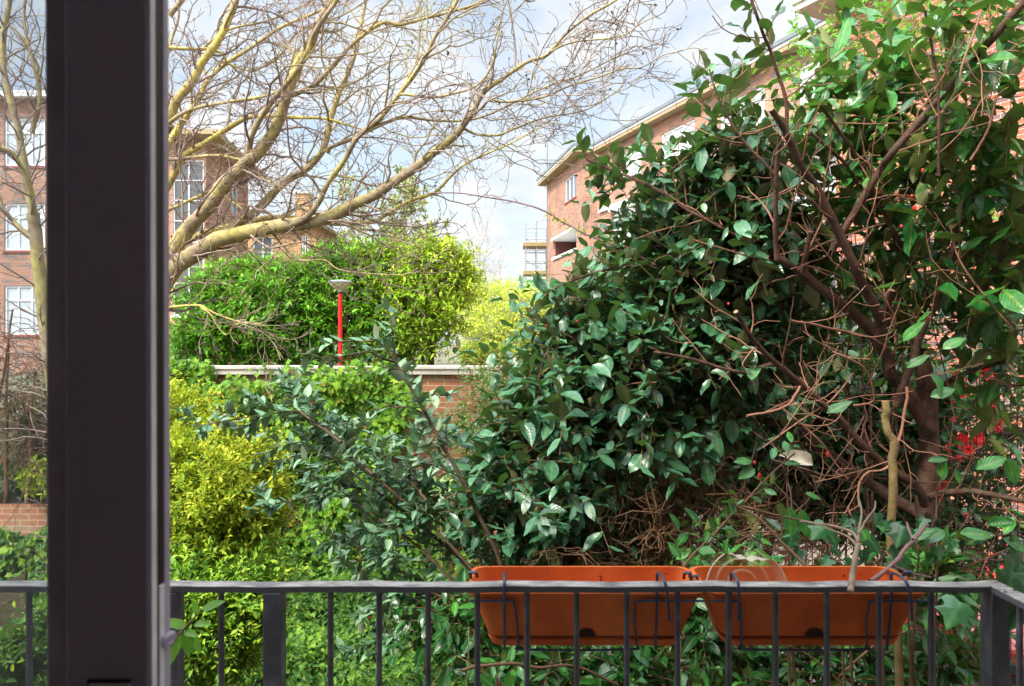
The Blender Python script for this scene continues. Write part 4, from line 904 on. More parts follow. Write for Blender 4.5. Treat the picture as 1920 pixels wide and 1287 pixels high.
for s_ in (s2, s3, s4, s5, s6): leafalong([s_], cl, 14, .078)
dress([s1], cl, cw, .10, .22, 7, .078, t0=.5)
dress([s2, s3, s4], cl, cw, .12, .12, 4, .05, t0=.2)
# mass of arching branches to the left
arcs = []
for pts in ([(940,1130),(860,1040),(780,960),(700,890),(640,830),(590,790),(530,775),(450,785),(365,800)],
            [(930,1120),(830,1020),(730,940),(650,880),(600,850),(565,830),(540,835)],
            [(900,1150),(800,1040),(720,980),(650,935),(590,930),(520,945)],
            [(930,1140),(860,1010),(800,940),(760,890),(720,860),(690,820)],
            [(890,1150),(800,1100),(730,1060),(690,1050),(640,1060)],
            [(930,1130),(880,1000),(850,940),(830,915),(790,905),(740,930)],
            [(900,1180),(830,1120),(770,1110),(720,1130),(690,1160)],
            [(700,890),(660,860),(635,830),(620,800),(618,790)],
            [(640,830),(600,800),(560,770),(540,745),(545,725)],
            [(800,940),(770,900),(775,860),(800,835),(830,830)],
            [(1000,1200),(930,1060),(880,980),(860,930),(870,880)],
            [(930,1160),(860,1110),(800,1120),(740,1170),(700,1210)],
            [(860,1040),(800,1000),(740,990),(680,1010),(620,1000)]):
    Y0 = 3.5+rng.random()*.2; arcs.append(stem(pts, 6, 2, Y0, Y0+.35+.3*rng.random(), cw, 6))
kd = dress(arcs, cl, cw, .086, .28, 12, .076, t0=.22, up=.03, angle=.85)
leafalong(arcs, cl, 26, .062, t0=.4)
dress(kd, cl, cw, .10, .16, 7, .070, t0=.3, angle=.7)
cl.build('foliage', M['leaf_coto'], ct); cw.build('branches', M['dark_twig'], ct)
bp_ = np.array([P[rng.integers(1, len(P))] for P, R in kd if rng.random() < .16])+[0, -.02, -.015]
berries('berries', bp_, .0055, M['berry'], ct, 1.)

# finer shrub with red stems beside the brick patch
rl = [(930,730,5.3,55,45,.3),(900,800,5.1,50,55,.3),(960,790,5.,60,60,.3),(920,870,4.9,55,50,.3),(985,700,5.4,30,28,.25),(870,900,4.9,30,35,.25)]
rs = shrub('red_stemmed_shrub', 'fine leaved shrub with reddish stems right of the bare brick patch', 'shrub', (at(940,0,5)[0], 5., 0), rl, 520, .26, 14, .036, 'tiny', .5,
  leafmat('fine_leaf', [(0, (.03, .09, .02)), (.5, (.09, .2, .035)), (.85, (.2, .3, .05)), (1, (.3, .12, .06))], (.15, .2, .06), rough=.5, vein=0, trans=.3), noisemat('red_stem', [(.3, (.22, .05, .04)), (.7, (.34, .11, .07))], 5), out=.5, up=.6, rnd=.6, r=.0022, trunks=2, tr=.012)
# pale fatsia leaf
ft = empty('fatsia_plant', (at(820,0,6.2)[0], 6.2, 0), 'plant with one pale green many-fingered leaf showing in the middle of the ivy', 'plant')
fl = Leaves('mid', .3); c = at(815, 925, 6.2)
for i in range(9):
    a = math.radians(-10+i*25); d = np.array([math.cos(a), -.3, math.sin(a)]); fl.add([c], [d], [[0, -1, .5]], [.19+.03*math.sin(i)])
c = at(845, 915, 6.3)
for i in range(8):
    a = math.radians(-30+i*27); d = np.array([math.cos(a), -.2, math.sin(a)*.8]); fl.add([c], [d], [[.3, -1, .5]], [.15])
fl.build('foliage', M['leaf_fats'], ft)
w = Wood(); P, R = smoothline([at(830, 925, 6.2)*[1, 1, 0], at(828, 1000, 6.2), at(815, 925, 6.21)], [.012, .01, .006], 6); w.add(P, R, 6); w.build('stem', M['olive_bark'], ft)

# ------------------------------------------------------------------ the big elaeagnus
eg = empty('broadleaf_shrub', (at(1735,0,3.6)[0], 3.6, 0), 'huge glossy evergreen shrub with brown limbs filling the right half', 'shrub')
tk = Wood(); ew = Wood(); et = Wood(); eb = Leaves('big', .52); e2 = Leaves('big', .48)
tb0 = at(1735, 0, 3.6); tb0[2] = 0
P, R = smoothline([tb0, at(1730, 1400, 3.6), at(1735, 1150, 3.6), at(1733, 1000, 3.6), at(1738, 850, 3.6), at(1735, 720, 3.6), at(1728, 655, 3.6)], [.06, .052, .047, .042, .045, .042, .028], 8, .2); tk.add(P, R, 14)
EB = []
EB.append(stem([(1730,790),(1700,735),(1669,702),(1661,660),(1626,613),(1587,578),(1541,543),(1502,512),(1467,489),(1446,484)], 25, 14, 3.5, 3.2, tk, 12, .1))
EB.append(stem([(1648,650),(1650,610),(1640,575),(1618,535),(1603,500),(1568,427),(1533,357),(1502,311),(1475,252),(1446,205)], 21, 12, 3.3, 2.75, tk, 12, .1))
EB.append(stem([(1733,945),(1720,916),(1650,866),(1611,827),(1572,784),(1533,749),(1494,714),(1444,671),(1409,633),(1380,585)], 18, 9, 3.5, 2.9, tk, 10, .15))
EB.append(stem([(1560,470),(1610,385),(1650,319),(1673,287),(1751,198),(1801,136),(1844,89),(1875,58),(1925,0)], 13, 15, 3.1, 2.5, tk, 10, .15))
EB.append(stem([(1680,760),(1695,715),(1712,679),(1727,625),(1758,563),(1766,520),(1786,470),(1800,410),(1830,340)], 16, 8, 3.4, 3.1, tk, 8, .2))
EB.append(stem([(1723,935),(1786,924),(1844,924),(1920,940),(1980,930)], 14, 9, 3.6, 3.1, tk, 8, .2))
EB.append(stem([(1745,735),(1805,702),(1852,687),(1920,667),(1990,650)], 10, 7, 3.55, 3.2, tk, 8, .2))
EB.append(stem([(1470,690),(1444,683),(1409,699),(1370,695),(1300,675),(1240,662)], 10, 5, 3.4, 3.2, tk, 7, .25))
EB.append(stem([(1725,960),(1690,945),(1620,900),(1550,850),(1500,810),(1420,785),(1350,770)], 24, 12, 3.7, 4.1, tk, 10, .15))
EB.append(stem([(1457,487),(1454,430),(1455,380),(1457,310),(1462,255)], 11, 8, 3.0, 2.8, tk, 8, .2))
EB.append(stem([(1506,510),(1510,480),(1520,435)], 10, 9, 3.1, 3.0, tk, 7, .1))
EB.append(stem([(1660,615),(1664,580),(1672,545)], 16, 12, 3.4, 3.3, tk, 7, .1))
EB.append(stem([(1475,245),(1475,205),(1466,160),(1449,110),(1430,60),(1409,0),(1400,-40)], 8, 5, 2.8, 2.7, tk, 7, .25))
EB.append(stem([(1760,330),(1760,250),(1758,155),(1741,54),(1735,20)], 6, 4, 2.7, 2.6, tk, 6, .3))
EB.append(stem([(1540,200),(1564,233),(1611,303),(1640,370),(1680,440),(1712,500),(1740,560)], 6, 9, 3.0, 3.4, tk, 6, .3))
EB.append(stem([(1520,250),(1580,300),(1610,345),(1650,380),(1668,420),(1690,490)], 7, 9, 3.1, 3.4, tk, 6, .3))
EB.append(stem([(1840,560),(1870,500),(1890,440),(1930,370)], 8, 7, 3.2, 3., tk, 6, .3))
EB.append(stem([(1420,640),(1330,610),(1240,600),(1150,600),(1080,605)], 12, 6, 3.6, 3.9, tk, 7, .3))
EB.append(stem([(1500,730),(1400,760),(1280,790),(1160,850),(1060,870)], 12, 6, 3.8, 4., tk, 7, .3))
EB.append(stem([(1450,490),(1380,440),(1300,400),(1220,350),(1150,320),(1100,300)], 9, 4, 3.3, 3.5, tk, 7, .3))
EB.append(stem([(1420,560),(1340,520),(1220,500),(1120,510),(1040,540)], 10, 4, 3.6, 3.7, tk, 7, .3))
EB.append(stem([(1456,330),(1400,270),(1370,230),(1345,180),(1330,130)], 6, 3, 3.0, 3.0, tk, 6, .3))
EB.append(stem([(1040,960),(1000,1000),(985,850),(1000,760),(1015,690),(1030,650)], 8, 4, 3.7, 3.7, tk, 6, .3))
# thin curved ones
for pts, w0, w1, Y0, Y1 in (([(1700,726),(1696,780),(1673,858),(1657,881),(1630,885),(1611,908),(1611,950)], 6, 4, 3.3, 3.1), ([(1600,760),(1640,750),(1620,690),(1560,660)], 4, 3, 3.2, 3.),
        ([(1400,780),(1470,765),(1490,740),(1500,725)], 5, 5, 2.9, 3.), ([(1660,420),(1560,450),(1500,480)], 4, 3, 3.2, 3.1), ([(1300,450),(1400,480),(1520,500),(1640,540)], 3, 4, 3.2, 3.4),
        ([(1480,600),(1530,610),(1600,625),(1663,640)], 4, 5, 3.0, 3.3), ([(1840,20),(1800,140),(1830,160)], 4, 3, 2.5, 2.5), ([(1820,300),(1850,250),(1870,180)], 5, 4, 2.7, 2.6), ([(1460,760),(1530,820),(1560,860),(1590,900)], 4, 3, 3.1, 3.2),
        ([(1430,840),(1500,790),(1560,750),(1600,700)], 3, 3, 3.1, 3.3), ([(1900,620),(1850,560),(1800,490),(1780,420)], 4, 3, 3., 3.)):
    EB.append(stem(pts, w0, w1, Y0, Y1, et, 6, .6))
EM = [ # left dark mass
 (1195,475,4.0,40,35,.3),(1240,500,4.0,65,55,.45),(1135,585,3.9,60,45,.4),(1270,430,4.0,45,35,.3),(1300,430,3.8,70,60,.4),(1330,540,3.9,90,80,.5),(1200,600,3.9,100,70,.5),(1080,640,3.8,70,60,.4),(1075,600,3.9,35,30,.25),
 (1300,660,3.9,100,70,.5),(1160,720,3.9,100,70,.5),(1020,720,3.8,55,55,.35),(1040,800,3.8,80,60,.4),(1180,810,3.9,80,50,.4),(980,860,3.8,60,60,.35),(1060,890,3.8,80,60,.4),(950,950,3.7,50,60,.3),(1020,980,3.8,60,60,.35),(1100,1010,3.9,50,40,.3),
 (1240,385,3.8,35,22,.2),(1290,365,3.7,40,25,.2),(1340,345,3.6,35,28,.2),(1370,380,3.6,50,40,.25),(1390,290,3.4,35,40,.2),(1390,430,3.6,60,70,.4),(1440,540,3.8,60,80,.4),(1420,700,3.9,70,60,.4),(1320,770,3.9,70,35,.3)]
ER_ = None
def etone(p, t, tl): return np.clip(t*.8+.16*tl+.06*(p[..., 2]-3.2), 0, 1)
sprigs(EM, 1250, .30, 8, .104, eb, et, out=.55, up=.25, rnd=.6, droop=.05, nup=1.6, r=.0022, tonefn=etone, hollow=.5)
sprigs([(a, b, c+.35, d*.75, e*.75, f) for a, b, c, d, e, f in EM], 600, .25, 6, .085, eb, et, out=.3, up=.2, rnd=.8, droop=.3, r=.0025, tonefn=lambda p, t, tl: t*.4, hollow=.7)  # second layer in darkened tones, interior shade put into the leaf colour
sprigs([l for l in EM if l[1] > 560], 50, .45, 12, .10, eb, et, out=.9, up=.45, rnd=.35, droop=.1, nup=1.5, r=.003, tonefn=etone, hollow=.12)
sprigs([(1345,235,3.4,30,45,.15),(1400,245,3.3,35,40,.15),(1440,300,3.2,35,50,.2),(1300,290,3.5,40,28,.15),(1235,315,3.6,40,22,.15),(1175,315,3.7,35,18,.12),(1150,370,3.8,25,40,.15),(1195,400,3.8,35,30,.15)], 60, .22, 7, .098, eb, et, out=.5, up=.3, rnd=.6, droop=.05, nup=1.6, r=.0026, tonefn=etone, hollow=.7)
ER = [ # right and top, larger and nearer
 (1480,330,3.0,60,60,.25),(1560,260,2.9,80,60,.25),(1560,400,3.1,80,70,.3),(1650,330,2.9,80,70,.25),(1700,220,2.7,80,70,.25),(1640,120,2.8,70,60,.2),(1800,200,2.5,70,80,.22),(1870,110,2.4,60,80,.2),(1880,300,2.6,60,90,.22),(1790,350,2.7,70,70,.25),
 (1700,440,3.0,80,60,.3),(1820,470,2.8,80,60,.25),(1890,560,2.7,50,70,.22),(1600,520,3.3,80,60,.3),(1760,560,3.1,80,50,.25),(1500,640,3.4,70,60,.25),(1480,180,2.9,35,35,.15),(1880,700,2.9,50,60,.2),(1640,600,3.3,50,40,.2),(1480,430,3.1,50,70,.25),(1440,340,3.1,40,50,.2),(1920,450,2.6,40,80,.2),(1850,620,3.0,60,45,.2),(1800,500,3.0,60,50,.2),(1900,380,2.7,40,60,.2),(1560,80,3.2,40,50,.2),(1760,40,2.7,70,50,.2)]
ER = [(a, b, c+.45, d, e, f) for a, b, c, d, e, f in ER]
sprigs(ER, 400, .24, 5, .125, e2, et, out=.5, up=.25, rnd=.6, droop=.25, r=.0024, hollow=.6, tonefn=etone)
sprigs([(a, b, c+.6, d*.8, e*.8, f) for a, b, c, d, e, f in ER if b > 400], 220, .22, 5, .085, eb, et, out=.4, up=.2, rnd=.7, droop=.25, r=.0024, hollow=.7, tonefn=etone)
# sprays on the traced limbs
dress([EB[i] for i in (12, 19, 20, 21)], eb, et, .09, .2, 5, .085, t0=.3)
dress([EB[3], EB[4], EB[5], EB[6], EB[13], EB[14], EB[16]], e2, et, .12, .2, 4, .088, t0=.25)
bt1 = sprout(EB, .11, .42, .75, n=8, rk=.4, rmax=.0045, rmin=.0018, up=.06, wig=.16, t0=.1); addkids(et, bt1, 5)
bt2 = sprout(bt1, .10, .16, .75, n=5, rk=.6, rmin=.0013, up=.04, wig=.22, t0=.2); addkids(et, bt2, 4)
# hand-placed single leaves against the dark inside
for x, y, d, s_ in ((1693,640,(.5,-.6,.75),.105),(1700,690,(.7,-.3,.5),.09),(1768,655,(.8,-.2,.6),.09),(1745,700,(.3,-.4,-.8),.09),(1745,745,(.9,-.3,.5),.09),(1550,775,(.9,-.3,.5),.10),(1830,880,(.95,-.2,.45),.115),(1890,860,(.1,-.3,-1),.1),(1765,860,(-.1,-.3,-1),.085),(1740,865,(.9,-.3,.3),.07),(1790,880,(.2,-.3,-.9),.06),
                    (1480,950,(-.05,-.3,-1),.12),(1500,955,(.2,-.3,-1),.11),(1410,865,(-.9,-.3,.1),.075),(1415,880,(-.9,-.3,-.4),.08),(1425,905,(.1,-.4,-.9),.06),(1470,870,(.9,-.3,0),.06),(1510,925,(.9,-.2,-.2),.06),(1700,1010,(.8,-.3,.4),.10),(1770,995,(-.9,-.3,-.2),.1),(1800,1000,(.9,-.3,.1),.11),(1850,985,(.9,-.3,.2),.1),(1900,1000,(.1,-.3,-1),.12),(1880,1010,(.8,-.3,-.3),.10),(1640,985,(.8,-.3,-.3),.09),(1690,1000,(-.9,-.3,.3),.08)):
    e2.add([at(x, y, 2.5)], [d], [[rng.normal(0, .3), -.7, .8]], [s_*.9], np.array([.55+.3*rng.random()]))
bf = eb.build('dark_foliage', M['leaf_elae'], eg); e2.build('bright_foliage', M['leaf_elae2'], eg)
tk.build('limbs', M['elae_bark'], eg); et.build('twigs', M['elae_twig'], eg)
cutm = MB()
for (P, R) in (EB[1], EB[2], EB[10], EB[11]):
    d = nrm(P[-1]-P[-2]); V, Q = tubes(np.array([[P[-1]-d*.001, P[-1]+d*.002]]), np.array([[R[-1]*1.02, R[-1]*.98]]), 12); cutm.add(V, Q); b = len(cutm.v); cutm.f.append(tuple(range(b-12, b)))
cutm.build('cut_ends', M['cutwood'], eg)
bp_ = np.array([at(x, y, Y) for x, y, Y in ((1415,868,2.4),(1424,893,2.4),(1710,368,2.7),(1715,390,2.7),(1690,425,2.7),(1730,320,2.7),(1552,852,2.6),(1366,570,3.2),(1812,965,2.5))])
bq = np.concatenate([inlump(l, 2)[0]+[0, -.1, 0] for l in EM[:23]]); berries('berries', np.concatenate([bp_, bq]), .006, M['berry'], eg)

# olive-brown sawn stake in the shrub
sk = empty('cut_stem', (at(1672,0,3.0)[0], 3.0, 0), 'upright sawn-off olive brown stem in front of the thick trunk', 'stem')
w = Wood(); P, R = smoothline([at(1690, 0, 3.)*[1, 1, 0], at(1682, 1250, 3.), at(1676, 1000, 3.), at(1673, 858, 3.), at(1664, 800, 3.), at(1660, 753, 3.)], [.015, .016, .0165, .017, .016, .0155], 6, .5); w.add(P, R*.98, 12); w.build('bark', M['olive_bark'], sk)
V, Q = tubes(np.array([[P[-1], P[-1]+[0, 0, .002]]]), np.array([[.0158, .0150]]), 12); m_ = MB().add(V, Q); m_.f.append(tuple(range(12, 24))); m_.build('cut_face', M['cutwood'], sk)

# added dark leaf backing, put behind the shrub so that its heart is dark
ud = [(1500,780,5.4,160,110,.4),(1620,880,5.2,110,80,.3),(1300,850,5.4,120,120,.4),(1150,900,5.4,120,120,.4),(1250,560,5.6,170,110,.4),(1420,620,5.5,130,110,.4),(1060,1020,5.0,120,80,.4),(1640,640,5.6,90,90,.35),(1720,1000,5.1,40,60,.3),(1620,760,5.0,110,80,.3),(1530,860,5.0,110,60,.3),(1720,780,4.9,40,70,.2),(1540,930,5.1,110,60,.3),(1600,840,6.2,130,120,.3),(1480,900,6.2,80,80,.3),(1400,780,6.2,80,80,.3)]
shrub('dark_leaf_backing', 'added dark leaf backing standing for the deep shade behind the broadleaf shrub', 'shrub', (at(1300,0,5.5)[0], 5.5, 0), ud, 5600, .24, 7, .11, 'long', .5, M['leaf_camel'], M['dark_twig'], out=.3, up=.2, rnd=.8, droop=.2, r=.003, trunks=2, tr=.03, hollow=.8)
# dry thicket
th = empty('dry_thicket', (at(1240,0,4.2)[0], 4.2, 0), 'tangle of dry brown twigs beneath the broadleaf shrub, above the planters', 'shrub'); w = Wood(); ps = []
for i in range(130):
    a = at(1060+rng.random()*420, 1080+rng.random()*60, 3.65+rng.random()*.6); d = nrm(np.array([rng.normal(0, .6), rng.normal(0, .2), .8])); pts = [a]
    for j in range(7): d = nrm(d+rng.normal(0, .35, 3)+[0, 0, -.06]); pts.append(pts[-1]+d*.13)
    ps.append((np.array(pts), np.linspace(.005, .0022, 8)))
addkids(w, ps, 4); k1 = sprout(ps, .07, .30, .9, n=6, rk=.6, rmin=.0016, up=0, wig=.35, t0=.1); addkids(w, k1, 3)
k2 = sprout(k1, .08, .14, .9, n=4, rk=.6, rmin=.0014, up=0, wig=.4, t0=.1); addkids(w, k2, 3)
w.build('twigs', M['dry_twig'], th)
# tangled thin stems lower right
tn = empty('tangled_stems', (at(1650,0,3.9)[0], 3.9, 0), 'tangle of bare thin stems around the thick trunk at lower right', 'shrub'); w = Wood(); ps = []
for i in range(75):
    a = at(1400+rng.random()*560, 700+rng.random()*620, 3.3+rng.random()*.9); d = nrm(np.array([rng.normal(0, 1), rng.normal(0, .2), rng.normal(0, .7)])); pts = [a]
    for j in range(8): d = nrm(d+rng.normal(0, .16, 3)+[0, 0, .02]); pts.append(pts[-1]+d*.12)
    ps.append((np.array(pts), np.linspace(.0045, .002, 9)))
addkids(w, ps, 5); k1 = sprout(ps, .16, .22, .8, n=5, rk=.6, rmin=.0015, up=.02, wig=.25); addkids(w, k1, 3); w.build('stems', M['elae_bark'], tn)

# winter jasmine climbing through the upper right
jl = [(1530,130,4.0,50,40,.3),(1590,200,4.1,60,60,.3),(1620,60,4.2,70,45,.3),(1700,120,4.2,60,60,.3),(1730,30,4.2,60,30,.3),(1640,300,4.3,70,50,.3),(1560,260,4.2,50,50,.3),(1760,300,4.3,70,60,.3),(1850,420,4.3,60,60,.3),(1800,30,4.2,60,30,.2),(1500,60,4.1,25,30,.2)]
shrub('jasmine_climber', 'fine-leaved bright green climber in front of the red brick block at top right', 'climber', (at(1640,0,4.6)[0], 4.6, 0), jl, 330, .24, 12, .048, 'long', .38, M['leaf_jas'], M['elae_twig'], out=.3, up=.1, rnd=.7, droop=.3, r=.0018, trunks=1, tr=.01, hollow=.8)
# long vine shoot reaching left across the sky
vs = empty('vine_shoot', (at(1130,0,4.2)[0], 4.2, 2.), 'single thin purple-brown vine shoot reaching left in front of the sky and brick wing', 'vine'); w = Wood()
a = stem([(1180,520),(1140,460),(1099,440),(1060,418),(1017,394),(960,378),(900,368),(850,362),(800,362)], 5, 2, 4.2, 4.5, w, 6, .5)
kk = sprout([a], .07, .07, .9, n=3, rk=.7, rmin=.0015, up=.1, t0=.2); addkids(w, kk, 3); w.build('stem', noisemat('vine_bark', [(.3, (.12, .06, .07)), (.7, (.2, .12, .12))], 6), vs)
lv = Leaves('long', .4); P, R = a; leafalong([(P[8:20], R[8:20])], lv, 26, .045, spread=1.2); lv.build('foliage', leafmat('vine_leaf', [(0, (.2, .28, .03)), (1, (.5, .45, .06))], (.3, .3, .06), rough=.5, vein=0, trans=.4, tcol=(.5, .5, .03)), vs)

# leaves under the planters and low right
lr = [(1000,1240,3.4,70,40,.2),(1100,1270,3.4,80,40,.2),(1200,1250,3.3,80,45,.2),(1300,1180,3.3,40,60,.2),(1400,1260,3.3,80,40,.2),(1520,1265,3.3,80,40,.2),(1640,1260,3.3,70,45,.2),(1360,1040,3.4,60,35,.2),(1760,1100,3.0,60,60,.2),(1760,1250,3.2,60,50,.2),(870,1160,3.6,60,60,.25),(820,1200,3.8,40,50,.2),(920,1230,3.6,50,40,.2)]
shrub('low_broadleaf_shrub', 'broad leaved evergreen growing up under the orange planters', 'shrub', (at(1200,0,3.6)[0], 3.6, 0), lr, 330, .22, 7, .082, 'big', .45, M['leaf_elae2'], M['elae_twig'], inner=260, out=.5, up=.4, rnd=.6, droop=.2, r=.0025, trunks=3, tr=.012, hollow=.7)
# fallen-looking branch below planter
fb = empty('lopped_branch', (at(1000,0,2.9)[0], 2.9, 1.5), 'pale lopped branch lying across the leaves just below the left planter', 'branch')
w = Wood(); stem([(865,1258),(900,1250),(960,1245),(1010,1252),(1080,1250),(1160,1285)], 7, 5, 2.9, 3.1, w, 8, .3); stem([(1035,1250),(1037,1225),(1033,1200)], 3, 2, 3., 3., w, 5, .3); w.build('bark', M['dry_twig'], fb)

# large ivy leaves by the right-hand planter
li = empty('large_ivy', (at(1620,0,2.6)[0], 2.6, 0), 'large dark ivy leaves between the right planter and the fence', 'ivy'); lv = Leaves('ivy', 1.0)
for x, y, s_ in ((1590,975,.10),(1650,1000,.13),(1690,1010,.11),(1665,1040,.12),(1540,1045,.12),(1480,1045,.10),(1760,1015,.10),(1750,1045,.10),(1600,1045,.10),(1620,1020,.10),(1510,1030,.09),(1570,1020,.09),(1440,1010,.06),(1720,1000,.09)):
    for q in range(2): lv.add([at(x+rng.normal(0, 22), y-12+rng.normal(0, 16), 2.45+.1*rng.random())], [[rng.normal(0, .5), -.4, -.7]], [[rng.normal(0, .25), -.8, .8]], [s_*(.45+.12*q)], np.array([rng.random()]))
for x, y, s_, Y in ((1900,1075,.10,1.62),(1925,1120,.08,1.5),(1915,1060,.08,1.7),(1800,1130,.09,2.1)):
    lv.add([at(x, y, Y)], [[-.5, -.4, -.4]], [[rng.normal(0, .25), -.8, .8]], [s_])
lv.build('foliage', M['leaf_ivyb'], li)
w = Wood()
for i in range(9): 
    x = 1480+i*35; P, R = smoothline([at(x+20, 1500, 2.6), at(x+rng.normal(0, 20), 1250, 2.6), at(x, 1020, 2.55)], [.006, .005, .003], 6, 1); w.add(P, R, 5)
w.build('stems', M['dry_twig'], li)

# ------------------------------------------------------------------ fence, camellia, car
fe = empty('mesh_fence', (at(1700,0,5.4)[0], 5.4, 0), 'dark wire mesh fence panel behind the trunk at lower right', 'fence')
fm = MB(); x0, x1 = at(1395,0,5.4)[0], at(2050,0,5.4)[0]; zt = EYE-(690-HZ)/F*5.4
M['fence'] = plain('fence_wire', (.012, .014, .013), .5)
V = []; Q = []
x = x0
while x < x1:
    fm.box(x-.0025, x+.0025, 5.4, 5.405, .05, zt); x += .05
for z in np.arange(.15, zt, .2): fm.box(x0, x1, 5.406, 5.411, z-.003, z+.003)
fm.build('mesh_panel', M['fence'], fe)
for x in (x0, x1): MB().box(x-.03, x+.03, 5.42, 5.48, 0, zt+.05).build('post', M['fence'], fe)

cm = empty('camellia_bush', (at(1800,0,6.0)[0], 6.0, 0), 'dark leaved bush with bright red flowers behind the mesh fence', 'shrub')
lv = Leaves('long', .5); w = Wood(); cmL = [(1790,760,6.0,60,60,.3),(1800,880,5.9,80,80,.35),(1780,980,5.9,70,50,.3),(1880,800,6.0,50,70,.3),(1700,900,5.9,60,90,.3),(1880,960,5.9,50,70,.3)]
sprigs(cmL+[(1860,700,6.1,70,50,.3),(1740,1050,6.0,70,60,.3),(1860,1060,6.1,60,50,.3)], 800, .22, 8, .075, lv, w, out=.5, up=.3, droop=.1, hollow=.7, r=.003)
P, R = smoothline([(at(1800,0,6.)[0], 6., 0), at(1795, 1000, 6.), at(1790, 760, 6.)], [.04, .03, .012], 6, .5); w.add(P, R, 7)
lv.build('foliage', M['leaf_camel'], cm); w.build('branches', M['dark_twig'], cm)
fl = Leaves('mid', .9)
for x, y in ((1790,720),(1782,760),(1778,780),(1785,825),(1795,835),(1805,840),(1812,850),(1783,830),(1775,775),(1800,825),(1770,830),(1795,850),(1850,755),(1865,800),(1757,910),(1765,935),(1755,955),(1832,830),(1780,722),(1800,730),(1850,700),(1768,770),(1560,855),(1700,840)):
    c = at(x+rng.normal(0, 4), y+rng.normal(0, 4), 5.48)
    for i in range(14):
        a = i*.9; d = np.array([math.cos(a), -.35-.2*rng.random(), math.sin(a)]); fl.add([c], [d], [[0, -1, .2]], [.05+.02*rng.random()])
o = fl.build('flowers', M['flower'], cm); o['kind'] = 'stuff'

